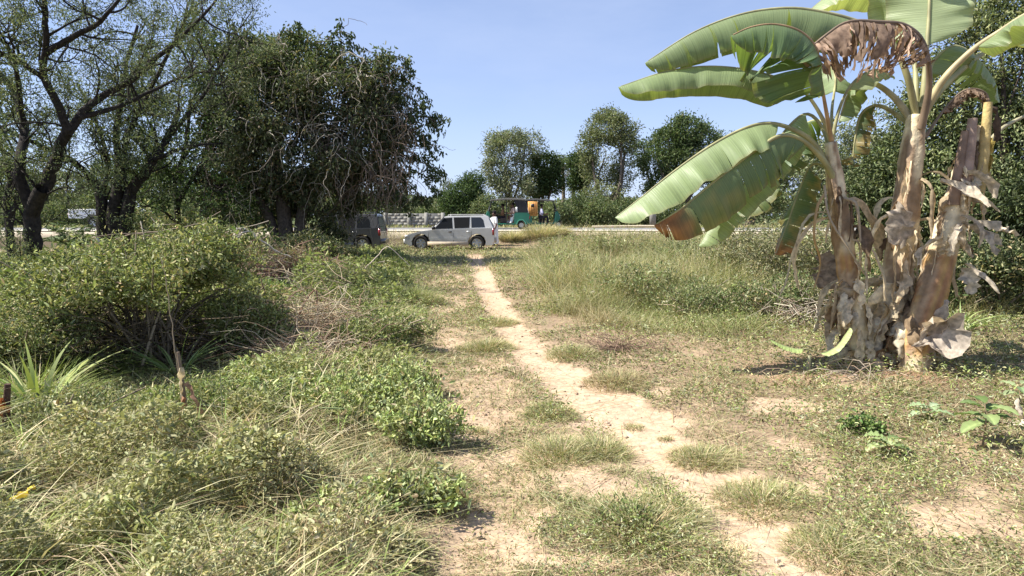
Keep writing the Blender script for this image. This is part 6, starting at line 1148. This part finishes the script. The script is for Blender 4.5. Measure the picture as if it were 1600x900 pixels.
# right foreground seedlings with broad leaves
def seedling(px, py, H_, nl, ll, lw, lab, cols, lobes=False):
    c = G(px, py); z = float(tz(c[0], c[1])); root = empty('broadleaf_seedling', (c[0], c[1], z), 0, lab, 'seedling', 'broad-leaved seedlings at the right'); mb = MB()
    tube(mb, crv([[0, 0, -.01], [.01, 0, H_ * .5], [0, .01, H_]], 6), np.linspace(.008, .004, 6), 6, (.3, .22, .14)); mb.build('stem', M['petiole'], root)
    for i in range(nl):
        a = i * 2.4 + 1; h = H_ * (.45 + .55 * (i + 1) / nl); e = rng.uniform(-.1, .45); d = np.array([math.cos(a) * math.cos(e), math.sin(a) * math.cos(e), math.sin(e)]); L_ = ll * rng.uniform(.75, 1.15)
        s = np.linspace(0, 1, 11)[:, None]; t = np.linspace(-1, 1, 7)[None]; S = norm(np.cross(d, [0, 0, 1])); N_ = np.cross(S, d); wd = lw * .5 * np.sin(np.clip(s * .97 + .02, 0, 1) * math.pi) ** .65 * (1 + (.35 * np.sin(s * 22) if lobes else .04 * np.sin(s * 30)))
        cc = np.array([0, 0, h]) + d * (s * L_ + .02) - np.array([0, 0, 1]) * (s ** 2 * L_ * .25)
        V = cc[:, None] + S * (wd * t)[..., None] + N_ * (wd * .35 * np.abs(t) + .004 * np.sin(s * 25 + 0 * t))[..., None]
        ii = (np.arange(10)[:, None] * 7 + np.arange(6)[None]).reshape(-1); col = np.array(cols[i % len(cols)]) * (1.1 - .25 * np.abs(t))[..., None] * (1 + .25 * (np.abs(t) < .1))[..., None] * np.ones((11, 7, 3))
        mk('leaf', V.reshape(-1, 3), np.stack([ii, ii + 1, ii + 8, ii + 7], -1), M['leaf'], root, col.reshape(-1, 3), smooth=True)
SGc = [(.28, .36, .14), (.36, .42, .2), (.2, .27, .10)]
seedling(1385, 712, .13, 7, .15, .085, 'seedling with pale lobed leaves, leftmost of the group at the right', SGc, True)
seedling(1450, 660, .12, 7, .15, .08, 'seedling with pale lobed leaves in the middle of the group at the right', [(.30, .39, .2), (.36, .44, .26)], True)
seedling(1535, 700, .30, 9, .19, .10, 'tallest seedling with smooth dark green oval leaves, right foreground', [(.18, .25, .09), (.26, .33, .13), (.13, .19, .06)])
seedling(1590, 640, .2, 6, .15, .08, 'seedling at the right edge behind the curled dead leaf', [(.2, .28, .13), (.3, .36, .18)])
seedling(1480, 560, .12, 5, .11, .06, 'small pale-leaved seedling right of the banana foot', [(.30, .38, .16), (.36, .44, .22)])
seedling(1180, 455, .45, 14, .10, .06, 'green leafy weed standing in the grass left of the bananas', [(.16, .27, .07), (.24, .34, .12)])
c = G(1582, 668); r8 = empty('dead_leaf', (c[0], c[1], .02), 0, 'curled pale dead leaf lying at the right edge', 'dead leaf'); o8 = np.array(r8.location)
ribbon(r8, o8, P(1572, 662, c[1]), (.7, .1, .3), .2, .09, (.66, .56, .44), grav=.1, name='blade'); ribbon(r8, o8, P(1596, 650, c[1]), (0, .3, 1), .14, .05, (.62, .54, .42), grav=.1, name='blade')
# fallen leaves: every one an object
DLG = 'dry fallen leaves scattered on the ground'
for i, (px, py, s_, cc) in enumerate([(1235, 470, .16, (.6, .55, .47)), (1260, 478, .10, (.55, .48, .4)), (25, 868, .10, (.62, .5, .08)), (1023, 848, .05, (.75, .76, .78)), (1210, 870, .04, (.75, .68, .55)), (700, 520, .04, (.6, .5, .4))]):
    c = G(px, py); o = np.array([c[0], c[1], float(tz(c[0], c[1])) + .03 + (.25 if i in (2,) else 0)]); rt = ribbon(None, o, o, [1, .3, .2], s_, s_ * .6, cc, grav=.1, name='fallen_leaf'); rt.location = o
    tag(rt, ['large pale dead leaf caught on the grey brushwood', 'smaller pale dead leaf just right of the large one on the brushwood', 'yellow leaf lying on the growth in the bottom left corner', 'crumpled white scrap in the bottom tussock between the wheel tracks', 'tiny pale leaf on the sand at the bottom right', 'small pale leaf at the left edge of the track'][i], 'litter' if i == 3 else 'fallen leaf', DLG)
